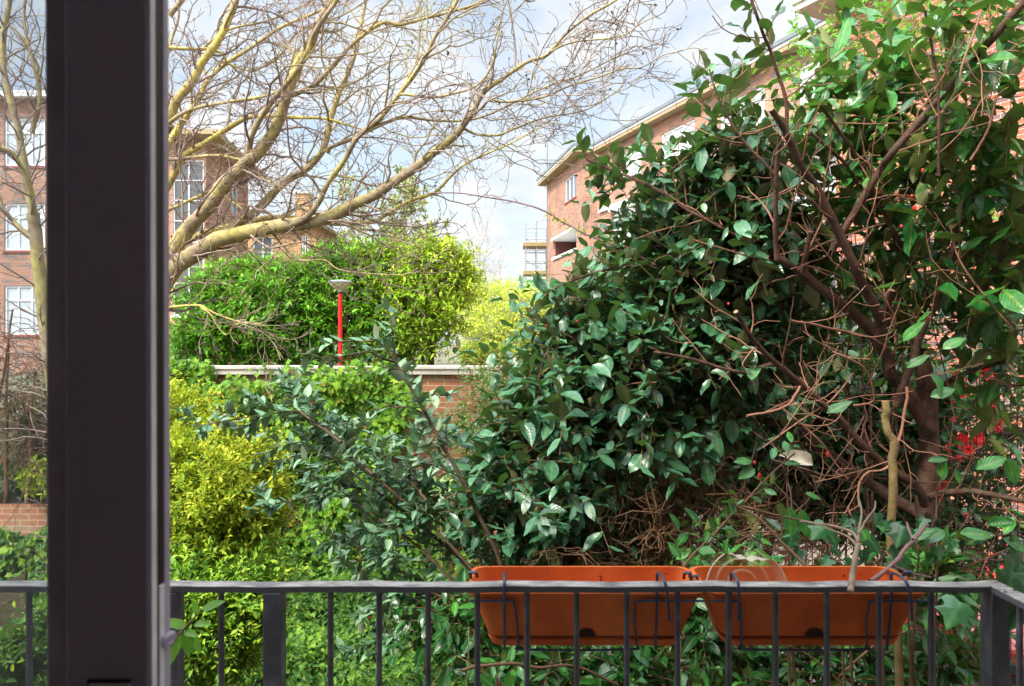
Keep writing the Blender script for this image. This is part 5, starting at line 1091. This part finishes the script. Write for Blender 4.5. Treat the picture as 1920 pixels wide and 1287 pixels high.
def make_car():
    # x = length (front at -x), y = width, z up
    car = empty('parked_car', (6.1, 7.3, 0), 'red car parked behind the mesh fence at the lower right corner', 'car')
    prof = [(-2.0,.35),(-2.02,.55),(-1.9,.72),(-1.5,.84),(-.95,.93),(-.4,1.32),(.1,1.44),(.9,1.42),(1.45,1.2),(1.75,.98),(1.98,.9),(2.02,.6),(1.98,.32)]
    cut = []
    mb = MB(); ws = [-.80, -.84, -.86, -.60, .60, .86, .84, .80]
    ring = []
    n = len(prof)
    for k, wv in enumerate((-.84, -.78, .78, .84)):
        for (x, z) in prof:
            inn = .0 if z < .95 else (z-.95)*.38
            shr = .94 if k in (0, 3) else 1.
            sg = -1 if wv < 0 else 1
            ring.append((x*(.985 if k in (0, 3) else 1), wv-sg*inn, z if k in (1, 2) else min(z, z-.03*(z > .5))))
    f = []
    for k in range(3):
        for i in range(n-1): f.append((k*n+i, (k+1)*n+i, (k+1)*n+i+1, k*n+i+1))
    f.append(tuple(range(n))); f.append(tuple(range(3*n, 4*n))[::-1])
    mb.add(ring, f); mb.f.append(tuple([0, n, 2*n, 3*n, 4*n-1, 3*n-1, 2*n-1, n-1]))
    paint, nt, nd, lk = newmat('car_paint'); p = nd.new('ShaderNodeBsdfPrincipled'); nzz = nd.new('ShaderNodeTexNoise'); nzz.inputs['Scale'].default_value = 3
    rr = ramp(nd, [(.3, (.55, .012, .015)), (.7, (.65, .02, .025))]); lk.new(nzz.outputs['Fac'], rr.inputs[0]); lk.new(rr.outputs[0], p.inputs['Base Color'])
    p.inputs['Roughness'].default_value = .25; p.inputs['Coat Weight'].default_value = 1; p.inputs['Coat Roughness'].default_value = .03; o = nd.new('ShaderNodeOutputMaterial'); lk.new(p.outputs[0], o.inputs[0])
    body = mb.build('body', paint, car, smooth=False, bevel=.03, seg=3)
    parts = [body]
    g = MB()
    for s_ in (-1, 1):
        y = s_*.72
        g.add([(-.83, s_*.865, .98), (-.36, s_*.735, 1.29), (.05, s_*.70, 1.385), (.3, s_*.70, 1.39), (.3, s_*.865, .98)], [(0,1,2,3,4) if s_ < 0 else (4,3,2,1,0)])
        g.add([(.38, s_*.865, .98), (.38, s_*.70, 1.39), (.88, s_*.71, 1.37), (1.36, s_*.78, 1.17), (1.5, s_*.865, .98)], [(0,1,2,3,4) if s_ < 0 else (4,3,2,1,0)])
    g.add([(-.97, -.72, .945), (-.97, .72, .945), (-.43, .62, 1.325), (-.43, -.62, 1.325)], [(0,1,2,3)])
    parts.append(g.build('side_window', M['darkglass'], car))
    for x in (-1.3, 1.3):
        for s_ in (-1, 1):
            t = MB(); k = 22
            pr = [(.19, 0), (.29, 0), (.315, .03), (.315, .17), (.29, .2), (.19, .2)]
            for (r_, yy) in pr:
                for i in range(k): a = 2*math.pi*i/k; t.v.append((x+r_*math.cos(a), s_*(.88-yy), .315+r_*math.sin(a)))
            for j in range(len(pr)-1):
                for i in range(k): t.f.append((j*k+i, j*k+(i+1) % k, (j+1)*k+(i+1) % k, (j+1)*k+i))
            wh = t.build('wheel', plain('rubber', (.02, .02, .02), .8), car, smooth=True); parts.append(wh)
            h = MB(); 
            for i in range(10):
                a = 2*math.pi*i/10; h.add([(x+.03*math.cos(a+1.2), s_*.885, .315+.03*math.sin(a+1.2)), (x+.19*math.cos(a-.12), s_*.875, .315+.19*math.sin(a-.12)), (x+.19*math.cos(a+.12), s_*.875, .315+.19*math.sin(a+.12)), (x+.03*math.cos(a-1.2), s_*.885, .315+.03*math.sin(a-1.2))], [(0,1,2,3)])
            h.lathe([(0,0)], (0,0,0), 3) if False else None
            parts.append(h.build('rim', plain('alloy', (.6, .62, .65), .25, .9), wh))
    for s_ in (-1, 1):
        hl = MB().lathe([(.001, .09), (.06, .08), (.1, .045), (.115, 0), (.1, -.05), (.001, -.06)], (0, 0, 0), 16)
        hl.v = [(-1.86-v[2]*.9, s_*.62+v[0]*1.35, .69+v[1]*.85) for v in hl.v]
        parts.append(hl.build('headlight', plain('headlight_glass', (.75, .8, .85), .05, .7), car, smooth=True))
    bp2 = MB().box(-2.06, -1.99, -.6, .6, .38, .46); parts.append(bp2.build('bumper_grille', plain('grille', (.03, .03, .03), .4), car))
    # place: everything was built round the world origin
    for o in parts: o.location = (0, 0, 0)
    car.rotation_euler = (0, 0, math.radians(18))
make_car()

# ------------------------------------------------------------------ balcony
bal = sheet('balcony_floor', -2.6, 1.1, -.2, 1.6, 0, M['concrete']); bpy.data.objects.remove(bal)
tag(MB().box(-2.8, 1.04, .62, 1.62, EYE-1.75, EYE-1.6).build('balcony_floor', M['concrete']), kind='structure')
M['rail'] = noisemat('painted_steel', [(.3, (.05, .05, .058)), (.55, (.09, .09, .105)), (.75, (.19, .185, .19))], 26, .45, bump=.25, bscale=90, dist=.002)
def railtop():
    m, nt, nd, lk = newmat('toplit_weathered_rail'); tc = nd.new('ShaderNodeTexCoord'); mp = nd.new('ShaderNodeMapping'); lk.new(tc.outputs['Object'], mp.inputs[0]); mp.inputs['Scale'].default_value = (1, 3, 1)
    nz = nd.new('ShaderNodeTexNoise'); nz.inputs['Scale'].default_value = 22; nz.inputs['Detail'].default_value = 8; nz.inputs['Roughness'].default_value = .65; lk.new(mp.outputs[0], nz.inputs[0])
    r = ramp(nd, [(.34, (.10, .095, .09)), (.5, (.27, .255, .23)), (.66, (.46, .43, .38))]); lk.new(nz.outputs['Fac'], r.inputs[0])
    g = nd.new('ShaderNodeNewGeometry'); s = nd.new('ShaderNodeSeparateXYZ'); lk.new(g.outputs['Position'], s.inputs[0]); mr = nd.new('ShaderNodeMapRange'); mr.inputs[1].default_value = EYE-.5-.0022; mr.inputs[2].default_value = EYE-.5-.0008; lk.new(s.outputs[2], mr.inputs[0])
    mx = nd.new('ShaderNodeMixRGB'); lk.new(mr.outputs[0], mx.inputs[0]); mx.inputs[1].default_value = (.09, .088, .098, 1); lk.new(r.outputs[0], mx.inputs[2])  # top face painted paler by height for the skylight on it, with weather mottling
    p = nd.new('ShaderNodeBsdfPrincipled'); lk.new(mx.outputs[0], p.inputs['Base Color']); p.inputs['Roughness'].default_value = .5
    bp = nd.new('ShaderNodeBump'); bp.inputs['Strength'].default_value = .3; bp.inputs['Distance'].default_value = .002; lk.new(nz.outputs['Fac'], bp.inputs['Height']); lk.new(bp.outputs[0], p.inputs['Normal'])
    o = nd.new('ShaderNodeOutputMaterial'); lk.new(p.outputs[0], o.inputs[0]); return m
M['railtop'] = railtop()
rb = empty('balcony_railing', (0, 1.535, EYE-1.6), 'dark painted steel balcony railing with a flat weathered handrail', 'railing')
rz1 = EYE-.5
hr = MB(); xs = np.linspace(-2.6, .985, 70)
v = []; 
for i, x in enumerate(xs):
    dz = .0012*math.sin(i*.9)+.0008*math.sin(i*2.3)
    v += [(x, 1.52, rz1-.0135+dz*.4), (x, 1.555, rz1-.0135+dz*.4), (x, 1.555, rz1+dz), (x, 1.52, rz1+dz)]
f = [(0,1,2,3)]+[(i*4+a, i*4+(a+1) % 4, i*4+4+(a+1) % 4, i*4+4+a) for i in range(69) for a in range(4)]+[(276+3, 276+2, 276+1, 276)]
f = [q[::-1] for q in f]
hr.add(v, f); hr.build('handrail', M['railtop'], rb, bevel=.0015)
MB().box(.985, 1.02, .66, 1.557, rz1-.0140, rz1+.0006).build('handrail', M['railtop'], rb, bevel=.0015)
zb = EYE-1.50
def bx(px, Y=1.537): return (px-960)/F*Y
for px in (-130, -40, 55, 150, 245, 415, 620, 711, 803, 895, 988, 1081, 1175, 1270, 1366, 1454, 1550, 1648, 1746):
    tilt = rng.normal(0, .0015)
    MB().tube([(bx(px)+tilt, 1.537, zb), (bx(px), 1.537, rz1-.0137)], .0062, 12).build('baluster', M['rail'], rb, smooth=True)
for px in (332, 515): MB().box(bx(px)-(.019 if px > 400 else .008), bx(px)+(.019 if px > 400 else .008), 1.518, 1.556, EYE-1.6, rz1-.0139).build('post', M['rail'], rb, bevel=.003)
MB().box(.984, 1.023, 1.517, 1.557, EYE-1.6, rz1-.0145).build('post', M['rail'], rb, bevel=.003)
for y in (1.46, 1.365, 1.27, 1.175, 1.08, .985, .89): MB().tube([(1.002, y, zb), (1.002, y, rz1-.0145)], .0062, 12).build('baluster', M['rail'], rb, smooth=True)
MB().box(-2.6, .983, 1.529, 1.545, zb-.012, zb).build('bottom_rail', M['rail'], rb)
MB().box(.994, 1.010, .66, 1.517, zb-.012, zb).build('bottom_rail', M['rail'], rb)

# planters
def terracotta():
    m, nt, nd, lk = newmat('terracotta_plastic'); tc = nd.new('ShaderNodeTexCoord')
    nz = nd.new('ShaderNodeTexNoise'); nz.inputs['Scale'].default_value = 7; nz.inputs['Detail'].default_value = 6; lk.new(tc.outputs['Object'], nz.inputs[0])
    r = ramp(nd, [(.3, (.50, .09, .02)), (.55, (.70, .15, .03)), (.8, (.78, .21, .055))]); lk.new(nz.outputs['Fac'], r.inputs[0])
    n2 = nd.new('ShaderNodeTexNoise'); n2.inputs['Scale'].default_value = 75; n2.inputs['Detail'].default_value = 3; lk.new(tc.outputs['Object'], n2.inputs[0])
    mr = nd.new('ShaderNodeMapRange'); mr.inputs[1].default_value = .69; mr.inputs[2].default_value = .74; lk.new(n2.outputs['Fac'], mr.inputs[0])
    mx = nd.new('ShaderNodeMixRGB'); lk.new(mr.outputs[0], mx.inputs[0]); lk.new(r.outputs[0], mx.inputs[1]); mx.inputs[2].default_value = (.10, .03, .015, 1)
    mp = nd.new('ShaderNodeMapping'); lk.new(tc.outputs['Object'], mp.inputs[0]); mp.inputs['Scale'].default_value = (38, 38, 5)
    n3 = nd.new('ShaderNodeTexNoise'); n3.inputs['Scale'].default_value = 1; n3.inputs['Detail'].default_value = 7; n3.inputs['Roughness'].default_value = .65; lk.new(mp.outputs[0], n3.inputs[0])
    m3 = nd.new('ShaderNodeMapRange'); m3.inputs[1].default_value = .35; m3.inputs[2].default_value = .68; m3.inputs[3].default_value = .0; m3.inputs[4].default_value = .30; lk.new(n3.outputs['Fac'], m3.inputs[0])
    x3 = nd.new('ShaderNodeMixRGB'); lk.new(m3.outputs[0], x3.inputs[0]); lk.new(mx.outputs[0], x3.inputs[1]); x3.inputs[2].default_value = (.30, .10, .045, 1)
    p = nd.new('ShaderNodeBsdfPrincipled'); lk.new(x3.outputs[0], p.inputs['Base Color']); p.inputs['Roughness'].default_value = .6; p.inputs['Specular IOR Level'].default_value = .12
    o = nd.new('ShaderNodeOutputMaterial'); lk.new(p.outputs[0], o.inputs[0]); return m
M['terra'] = terracotta(); M['wire'] = plain('blue_black_wire', (.03, .05, .085), .35, .3)
M['drain'] = plain('drain_shadow', (.035, .008, .004), .9)
def rrect(x0, x1, y0, y1, z, r, k=6):
    o = []
    for cx_, cy_, a0 in ((x1-r, y1-r, 0), (x0+r, y1-r, 90), (x0+r, y0+r, 180), (x1-r, y0+r, 270)):
        for i in range(k+1): a = math.radians(a0+90*i/k); o.append((cx_+r*math.cos(a), cy_+r*math.sin(a), z))
    return o
def planter(x0, x1, label, hooks, brk):
    rim = EYE-.527; bot = EYE-.654; yf, yb = 1.572, 1.745; c = ((x0+x1)/2, (yf+yb)/2)
    o = empty('planter', (c[0], c[1], bot), label, 'planter', 'planter troughs hung on the railing')
    ti = .03; mb = MB(); rings = []
    def ring(f, z, dd=0, r=.03):  # f: 0 rim, 1 bottom
        return rrect(x0+.045*f+dd, x1-.045*f-dd, yf+.028*f+dd, yb-.028*f-dd, z, r)
    H = rim-bot
    R_ = [ring(0, rim-.016, -.001), ring(0, rim-.004, -.005), ring(0, rim, -.003), ring(0, rim, .004), ring(.0, rim-.012, .006), ring(.93, bot+.012, .006)]
    n = len(R_[0]); v = [p for q in R_ for p in q]; f = [(j*n+i, j*n+(i+1) % n, (j+1)*n+(i+1) % n, (j+1)*n+i) for j in range(len(R_)-1) for i in range(n)]
    f.append(tuple(range((len(R_)-1)*n, len(R_)*n))); mb.add(v, f)
    O_ = [ring(0, rim-.016, -.001), ring(.05, rim-.018, .003), ring(.87, bot+.020, 0), ring(.87, bot+.016, .002), ring(.90, bot+.015, -.002), ring(1, bot, 0)]
    v = [p for q in O_ for p in q]; f = [(j*n+i, j*n+(i+1) % n, (j+1)*n+(i+1) % n, (j+1)*n+i)[::-1] for j in range(len(O_)-1) for i in range(n)]
    f.append(tuple(range((len(O_)-1)*n, len(O_)*n))); mb.add(v, f)
    mb.build('tub', M['terra'], o, smooth=True)
    m2 = MB(); cxm = c[0]; yy = lambda z: yf+.028*(rim-z)/H-.0012
    pts = [(cxm+.021*math.cos(math.radians(a)), 0, bot+.021+.019*math.sin(math.radians(a))) for a in range(0, 181, 15)]; pts = [(p[0], yy(p[2]), p[2]) for p in pts]
    m2.add(pts, [tuple(range(len(pts)))[::-1]]); m2.build('overflow_hole', M['drain'], o)
    sm = MB(); q1 = ring(.87, bot+.0215, -.0009); q2 = ring(.87, bot+.0195, -.0009); sm.add(q1+q2, [(i, n+i, n+(i+1) % n, (i+1) % n) for i in range(n)]); sm.build('seam', M['drain'], o)
    w = empty('planter_bracket', (c[0], 1.55, bot), brk, 'bracket', 'wire brackets of the planters')
    zr = rim-.02; zo = bot-.004; a, b = hooks
    # front frame: side arm, down, under, up
    yq = yf-.004; m_ = MB()
    P, _ = smoothline([(x0+.002, yq, zr), (a+.012, yq, zr), (a+.020, yq, zr-.006), (a+.0255, yq+.01, zr-.05), (a+.03, yq+.02, zo+.012), (a+.042, yq+.02, zo), (b-.055, yq+.02, zo), (b-.04, yq+.02, zo+.012), (b-.045, yq+.012, zr-.05), (b-.045, yq, zr-.012), (b-.035, yq, zr), (x1-.002, yq, zr)], [1]*12, 5)
    m_.tube(P, .0027, 7); m_.build('wire_frame', M['wire'], w, smooth=True)
    for h, side in ((a, 0), (b, 1)):
        t = .010*side
        q = [(h, yq+.015, zo+.002), (h, yq-.001, zr-.02), (h, yq-.003, rz1+.004), (h+t*.1, 1.565, rz1+.013), (h+t*.35, 1.545, rz1+.016), (h+t*.6, 1.522, rz1+.012), (h+t*.9, 1.5115, rz1-.002), (h+t*1.2, 1.510, rz1-.03), (h+t*1.5, 1.511, rz1-.068)]
        P, _ = smoothline(q, [1]*9, 5); MB().tube(P, .0031, 8).build('hook', M['wire'], w, smooth=True)
    return o
def xp(px, Y): return (px-960)/F*Y
planter(xp(886,1.7), xp(1322,1.57), 'left orange plastic planter trough hung outside the railing, empty', (xp(946,1.54), xp(1240,1.52)), 'dark wire bracket holding the left planter')
planter(xp(1322,1.60), xp(1742,1.57), 'right orange plastic planter trough holding the clear saucer and a broken branch', (xp(1380,1.53), xp(1692,1.52)), 'dark wire bracket holding the right planter')
# clips where the rims are wired
for k_, (px, py) in enumerate(((1287, 1074), (1300, 1080), (1697, 1072), (888, 1073))):
    c = at(px, py, 1.66); tag(MB().tube([c+[-.006, 0, -.012], c+[-.007, -.012, 0.003], c+[.006, -.012, .003], c+[.008, 0, -.010]], .004, 6).build('wire_clip', M['wire'], smooth=True), ['small dark wire clip on the left planter rim at its right end', 'dark wire clip nearest the clear saucer, between both planters', 'dark wire clip on the right end of the right planter', 'dark wire clip on the left end of the left planter'][k_], 'clip', 'wire clips on the planter rims')

# clear broken saucer
def saucer():
    m, nt, nd, lk = newmat('clear_plastic'); t = nd.new('ShaderNodeBsdfTransparent'); t.inputs[0].default_value = (.9, .86, .74, 1)
    g = nd.new('ShaderNodeBsdfPrincipled'); g.inputs['Base Color'].default_value = (.62, .55, .42, 1); g.inputs['Roughness'].default_value = .25
    fr = nd.new('ShaderNodeLayerWeight'); fr.inputs[0].default_value = .45; nz = nd.new('ShaderNodeTexNoise'); nz.inputs['Scale'].default_value = 30; nz.inputs['Detail'].default_value = 5
    ad = nd.new('ShaderNodeMath'); ad.operation = 'MULTIPLY_ADD'; lk.new(nz.outputs['Fac'], ad.inputs[0]); ad.inputs[1].default_value = .45; lk.new(fr.outputs['Facing'], ad.inputs[2])
    mr = nd.new('ShaderNodeMapRange'); mr.inputs[1].default_value = .15; mr.inputs[2].default_value = 1.0; mr.inputs[3].default_value = .18; mr.inputs[4].default_value = .85; lk.new(ad.outputs[0], mr.inputs[0])
    ms = nd.new('ShaderNodeMixShader'); lk.new(mr.outputs[0], ms.inputs[0]); lk.new(t.outputs[0], ms.inputs[1]); lk.new(g.outputs[0], ms.inputs[2]); o = nd.new('ShaderNodeOutputMaterial'); lk.new(ms.outputs[0], o.inputs[0])
    R = .092; c = at(1392, 1098, 1.69); o_ = empty('clear_saucer', (c[0], c[1], c[2]-.09), 'broken clear plastic plant saucer standing on edge in the right planter', 'saucer')
    k = 72; pr = [(0, 0), (.3, 0), (.33, .004), (.37, .004), (.40, 0), (.58, 0), (.61, .005), (.65, .005), (.68, 0), (.84, .002), (.93, .02), (.985, .03), (1., .03)]
    mb = MB()
    for (r, z) in pr:
        for i in range(k):
            a = 2*math.pi*i/k; rr = r*R
            if .9 < a < 2.05 and r > .7:
                lim = .80+.10*abs(math.sin(a*9))+.06*math.sin(a*23); lim = .72+.28*abs((a-1.45)/.6)**2.2+.03*math.sin(a*17); rr = min(rr, lim*R)
            mb.v.append((c[0]+rr*math.cos(a), c[1]-z*1.2+(rr*math.sin(a))*.22, c[2]+rr*math.sin(a)*.97))
    for j in range(len(pr)-1):
        for i in range(k): mb.f.append((j*k+i, j*k+(i+1) % k, (j+1)*k+(i+1) % k, (j+1)*k+i))
    mb.build('dish', m, o_, smooth=True)
    t = MB(); P = [(c[0]+R*math.cos(a), c[1]-.036+R*math.sin(a)*.22, c[2]+R*.97*math.sin(a)) for a in np.linspace(2.1, 6.28+.85, 60)]; t.tube(P, .0016, 6); t.build('rim', plain('plastic_rim', (.66, .58, .42), .3), o_, smooth=True)
saucer()
# broken stick laid over the rail, with its twigs
bs = empty('broken_stick', (xp(1595,1.5), 1.5, EYE-.5), 'pale broken forked stick leaning over the handrail from the right planter', 'stick')
M['stick'] = barkmat('grey_stick', (.18, .12, .08), (.34, .25, .18), (.28, .24, .15), .4, ring=False, scale=30)
w = Wood()
P, R = smoothline([at(1594, 1109, 1.475), at(1597, 1090, 1.52), at(1603, 1050, 1.56), at(1610, 1020, 1.6)], [.0062, .0066, .0055, .005], 6, .15); w.add(P, R, 10)
for pts, r in (([(1610,1020),(1612,990),(1616,960),(1608,930)], .003), ([(1612,1000),(1625,975),(1640,955),(1641,940)], .0026), ([(1608,1025),(1585,1005),(1550,990),(1515,980)], .0028), ([(1610,1018),(1600,1000),(1575,990),(1545,983),(1500,978)], .004)):
    P, R = smoothline([at(a, b, 1.6+.05*i) for i, (a, b) in enumerate(pts)], np.linspace(r, r*.6, len(pts)), 5, .5); w.add(P, R, 7)
w.build('bark', M['stick'], bs)
V, Q = tubes(np.array([[at(1594, 1109, 1.475), at(1593.6, 1110.5, 1.4735)]]), np.array([[.0062, .006]]), 12); m_ = MB().add(V, Q); m_.f.append(tuple(range(12, 24))); m_.build('cut_face', M['cutwood'], bs)
b2 = empty('purple_branch', (xp(1660,1.7), 1.7, EYE-.55), 'purple-brown forked branch dipping into the right end of the right planter', 'stick'); w = Wood()
for pts, r, y0 in (([(1632,1090),(1670,1062),(1690,1035),(1715,1010),(1735,985)], .0055, 1.68), ([(1675,1062),(1710,1075),(1745,1083)], .003, 1.72), ([(1712,1012),(1705,995),(1700,980)], .003, 1.8)):
    P, R = smoothline([at(a, b, y0+.06*i) for i, (a, b) in enumerate(pts)], np.linspace(r, r*.8, len(pts)), 5, .4); w.add(P, R, 8)
w.build('bark', noisemat('purple_bark', [(.3, (.16, .08, .07)), (.7, (.28, .16, .13))], 20), b2)
# stems with leaves rising behind the saucer
ss = empty('leafy_stem', (xp(1330,2.3), 2.3, 1.5), 'leafy diagonal stem rising behind the clear saucer', 'plant'); w = Wood(); lv = Leaves('big', .48)
s_a = stem([(1270,1080),(1300,1040),(1340,1000),(1380,960),(1430,905),(1490,850)], 5, 3, 2.2, 2.5, w, 6, .4); s_b = stem([(1510,1060),(1470,1020),(1420,970),(1370,945)], 6, 3, 2.2, 2.4, w, 6, .4)
s_c = stem([(1370,945),(1450,965),(1520,980)], 5, 4, 2.4, 2.3, w, 6, .4)
kk = dress([s_a, s_b], lv, w, .10, .12, 4, .055, t0=.05, up=.2); lv.build('foliage', M['leaf_elae2'], ss); w.build('stems', M['dry_twig'], ss)
# big pale dead leaf and little one
dl = Leaves('big', .5); dl.add([at(1524, 872, 2.6)], [[-1., -.1, .35]], [[.2, -1, .7]], [.125])
d_ = dl.build('dead_leaf', M['leaf_dead']); tag(d_, 'large pale dried leaf caught in the branches above the right planter', 'leaf')
# sprig at the door edge
sg_ = empty('young_sprig', (xp(340,1.35), 1.35, 1.6), 'young light green sprig beside the door latch', 'plant'); w = Wood(); lv = Leaves('mid', .42)
s_a = stem([(318,1215),(335,1190),(352,1172),(372,1150),(385,1135)], 5, 2.5, 1.3, 1.36, w, 6, .2)
for x, y, d, s in ((378,1143,(.85,-.2,.35),.052),(372,1152,(-.3,-.1,.8),.03),(365,1170,(.9,-.4,.15),.040),(352,1176,(-.9,-.2,.35),.05),(350,1180,(.2,-.3,-.9),.05),(345,1183,(.7,-.3,-.1),.034),(340,1190,(-.3,-.3,-.9),.055),(356,1183,(.5,-.2,-.8),.045),(332,1200,(-.6,-.2,.4),.04)):
    lv.add([at(x, y, 1.33)], [d], [[.1, -.8, .9]], [s])
lv.build('foliage', leafmat('young_leaf', [(0, (.10, .30, .03)), (1, (.22, .5, .05))], (.15, .3, .05), rough=.4, vein=.3, trans=.35, tcol=(.3, .65, .05)), sg_); w.build('stem', M['olive_bark'], sg_)

# ------------------------------------------------------------------ door and own wall
dr = empty('glass_door', (xp(200,.62), .62, EYE-1.55), 'dark framed glass door edge filling the left of the view', 'door')
M['frame'] = noisemat('dark_powder_coat', [(.3, (.44, .40, .62)), (.7, (.52, .46, .68))], 3, .6, bump=.15, bscale=400, dist=.0005, spec=.15)
M['frame2'] = plain('frame_side', (.5, .46, .6), .4, spec=.4)
M['alu'] = plain('aluminium_edge', (.78, .84, .90), .35, .0)
M['slot'] = plain('gasket_black', (.004, .004, .006), .6)
M['lip'] = plain('frame_lip', (.42, .40, .50), .45)
y0 = .62
def fb_(name, a, b, yA, yB, mat, z0=-1.6, z1=.9, bev=.0015, t0=0.):
    k = math.tan(math.radians(.17))
    return MB().box(xp(a, y0), xp(b, y0), yA, yB, EYE+z0, EYE+z1, M=lambda p: (p[0]-(p[2]-EYE)*k, p[1], p[2])).build(name, mat, dr, bevel=bev)
fb_('frame_bead', 70, 120, y0+.009, y0+.032, M['frame2'], bev=.004)
fb_('stile', 119, 279, y0, y0+.036, M['frame'], bev=.004)
def side(name, dx, yA, yB, mat, z0=-1.6, z1=.9, bev=.0008):
    k = math.tan(math.radians(.17)); xe = xp(279, y0)
    return MB().box(xe-.001, xe+dx, yA, yB, EYE+z0, EYE+z1, M=lambda p: (p[0]-(p[2]-EYE)*k, p[1], p[2])).build(name, mat, dr, bevel=bev)
side('edge_trim', .0010, y0+.002, y0+.0115, M['alu'])
side('gasket', .0003, y0+.012, y0+.0250, M['slot'])
side('frame_lip', .0010, y0+.0254, y0+.0358, M['lip'])
side('latch_plate', .0014, y0+.0150, y0+.0245, M['alu'], z0=-.6, z1=-(1100-HZ)/F*.635)
hk = MB(); P, _ = smoothline([at(303, 1205, .638), at(308, 1198, .640), at(316, 1192, .645), at(324, 1189, .65), at(326, 1196, .655)], [1]*5, 5); hk.tube(P, .0026, 8); P, _ = smoothline([at(306, 1212, .64), at(314, 1206, .643), at(322, 1203, .648)], [1]*3, 5); hk.tube(P, .0022, 8)
hk.build('catch', M['frame2'], dr, smooth=True)
MB().box(xp(166, y0), xp(247, y0), y0-.0035, y0-.0005, EYE-.40, EYE-(1272-HZ)/F*.62).build('handle_plate', M['slot'], dr, bevel=.001)
MB().box(xp(172, y0), xp(250, y0), y0-.006, y0-.0036, EYE-.40, EYE-(1277-HZ)/F*.62).build('pull_handle', M['frame2'], dr, bevel=.001)
MB().box(-1.25, xp(90, y0), y0+.028, y0+.034, EYE-1.5, EYE+.85).build('glass', glassmat('door_glass', .09), dr)
MB().box(-1.29, xp(2, y0), y0+.018, y0+.024, EYE-1.5, EYE-.012).build('blind_edge', M['curtain'], dr) if False else None

M['render'] = noisemat('painted_render', [(.3, (.5, .48, .45)), (.7, (.6, .58, .54))], 3, .8)
o = MB().box(-7, -1.3, .67, .88, 0, EYE+2.6); o.box(1.6, 7, .67, .88, 0, EYE+2.6); o.box(-1.3, 1.6, .67, .88, EYE+.95, EYE+2.6); o.box(-1.3, 1.6, .67, .88, 0, EYE-1.75)
tag(o.build('house_wall', M['render']), kind='structure')
M['room'] = noisemat('room_plaster', [(.3, (.74, .72, .70)), (.7, (.8, .78, .76))], 3, .9)
o = MB().box(-2.2, 2.4, -3.6, -3.5, EYE-1.6, EYE+.98); o.box(-2.3, -2.2, -3.6, .66, EYE-1.6, EYE+.98); o.box(2.4, 2.5, -3.6, .66, EYE-1.6, EYE+.98)
tag(o.build('room_wall', M['room']), kind='structure')
tag(MB().box(-2.3, 2.5, -3.6, .66, EYE+.985, EYE+1.1).build('room_ceiling', M['room']), kind='structure')
tag(MB().box(-2.3, 2.5, -3.6, .66, EYE-1.7, EYE-1.605).build('room_floor', noisemat('room_floor_board', [(.3, (.12, .07, .04)), (.7, (.2, .12, .07))], 6, .6)), kind='structure')
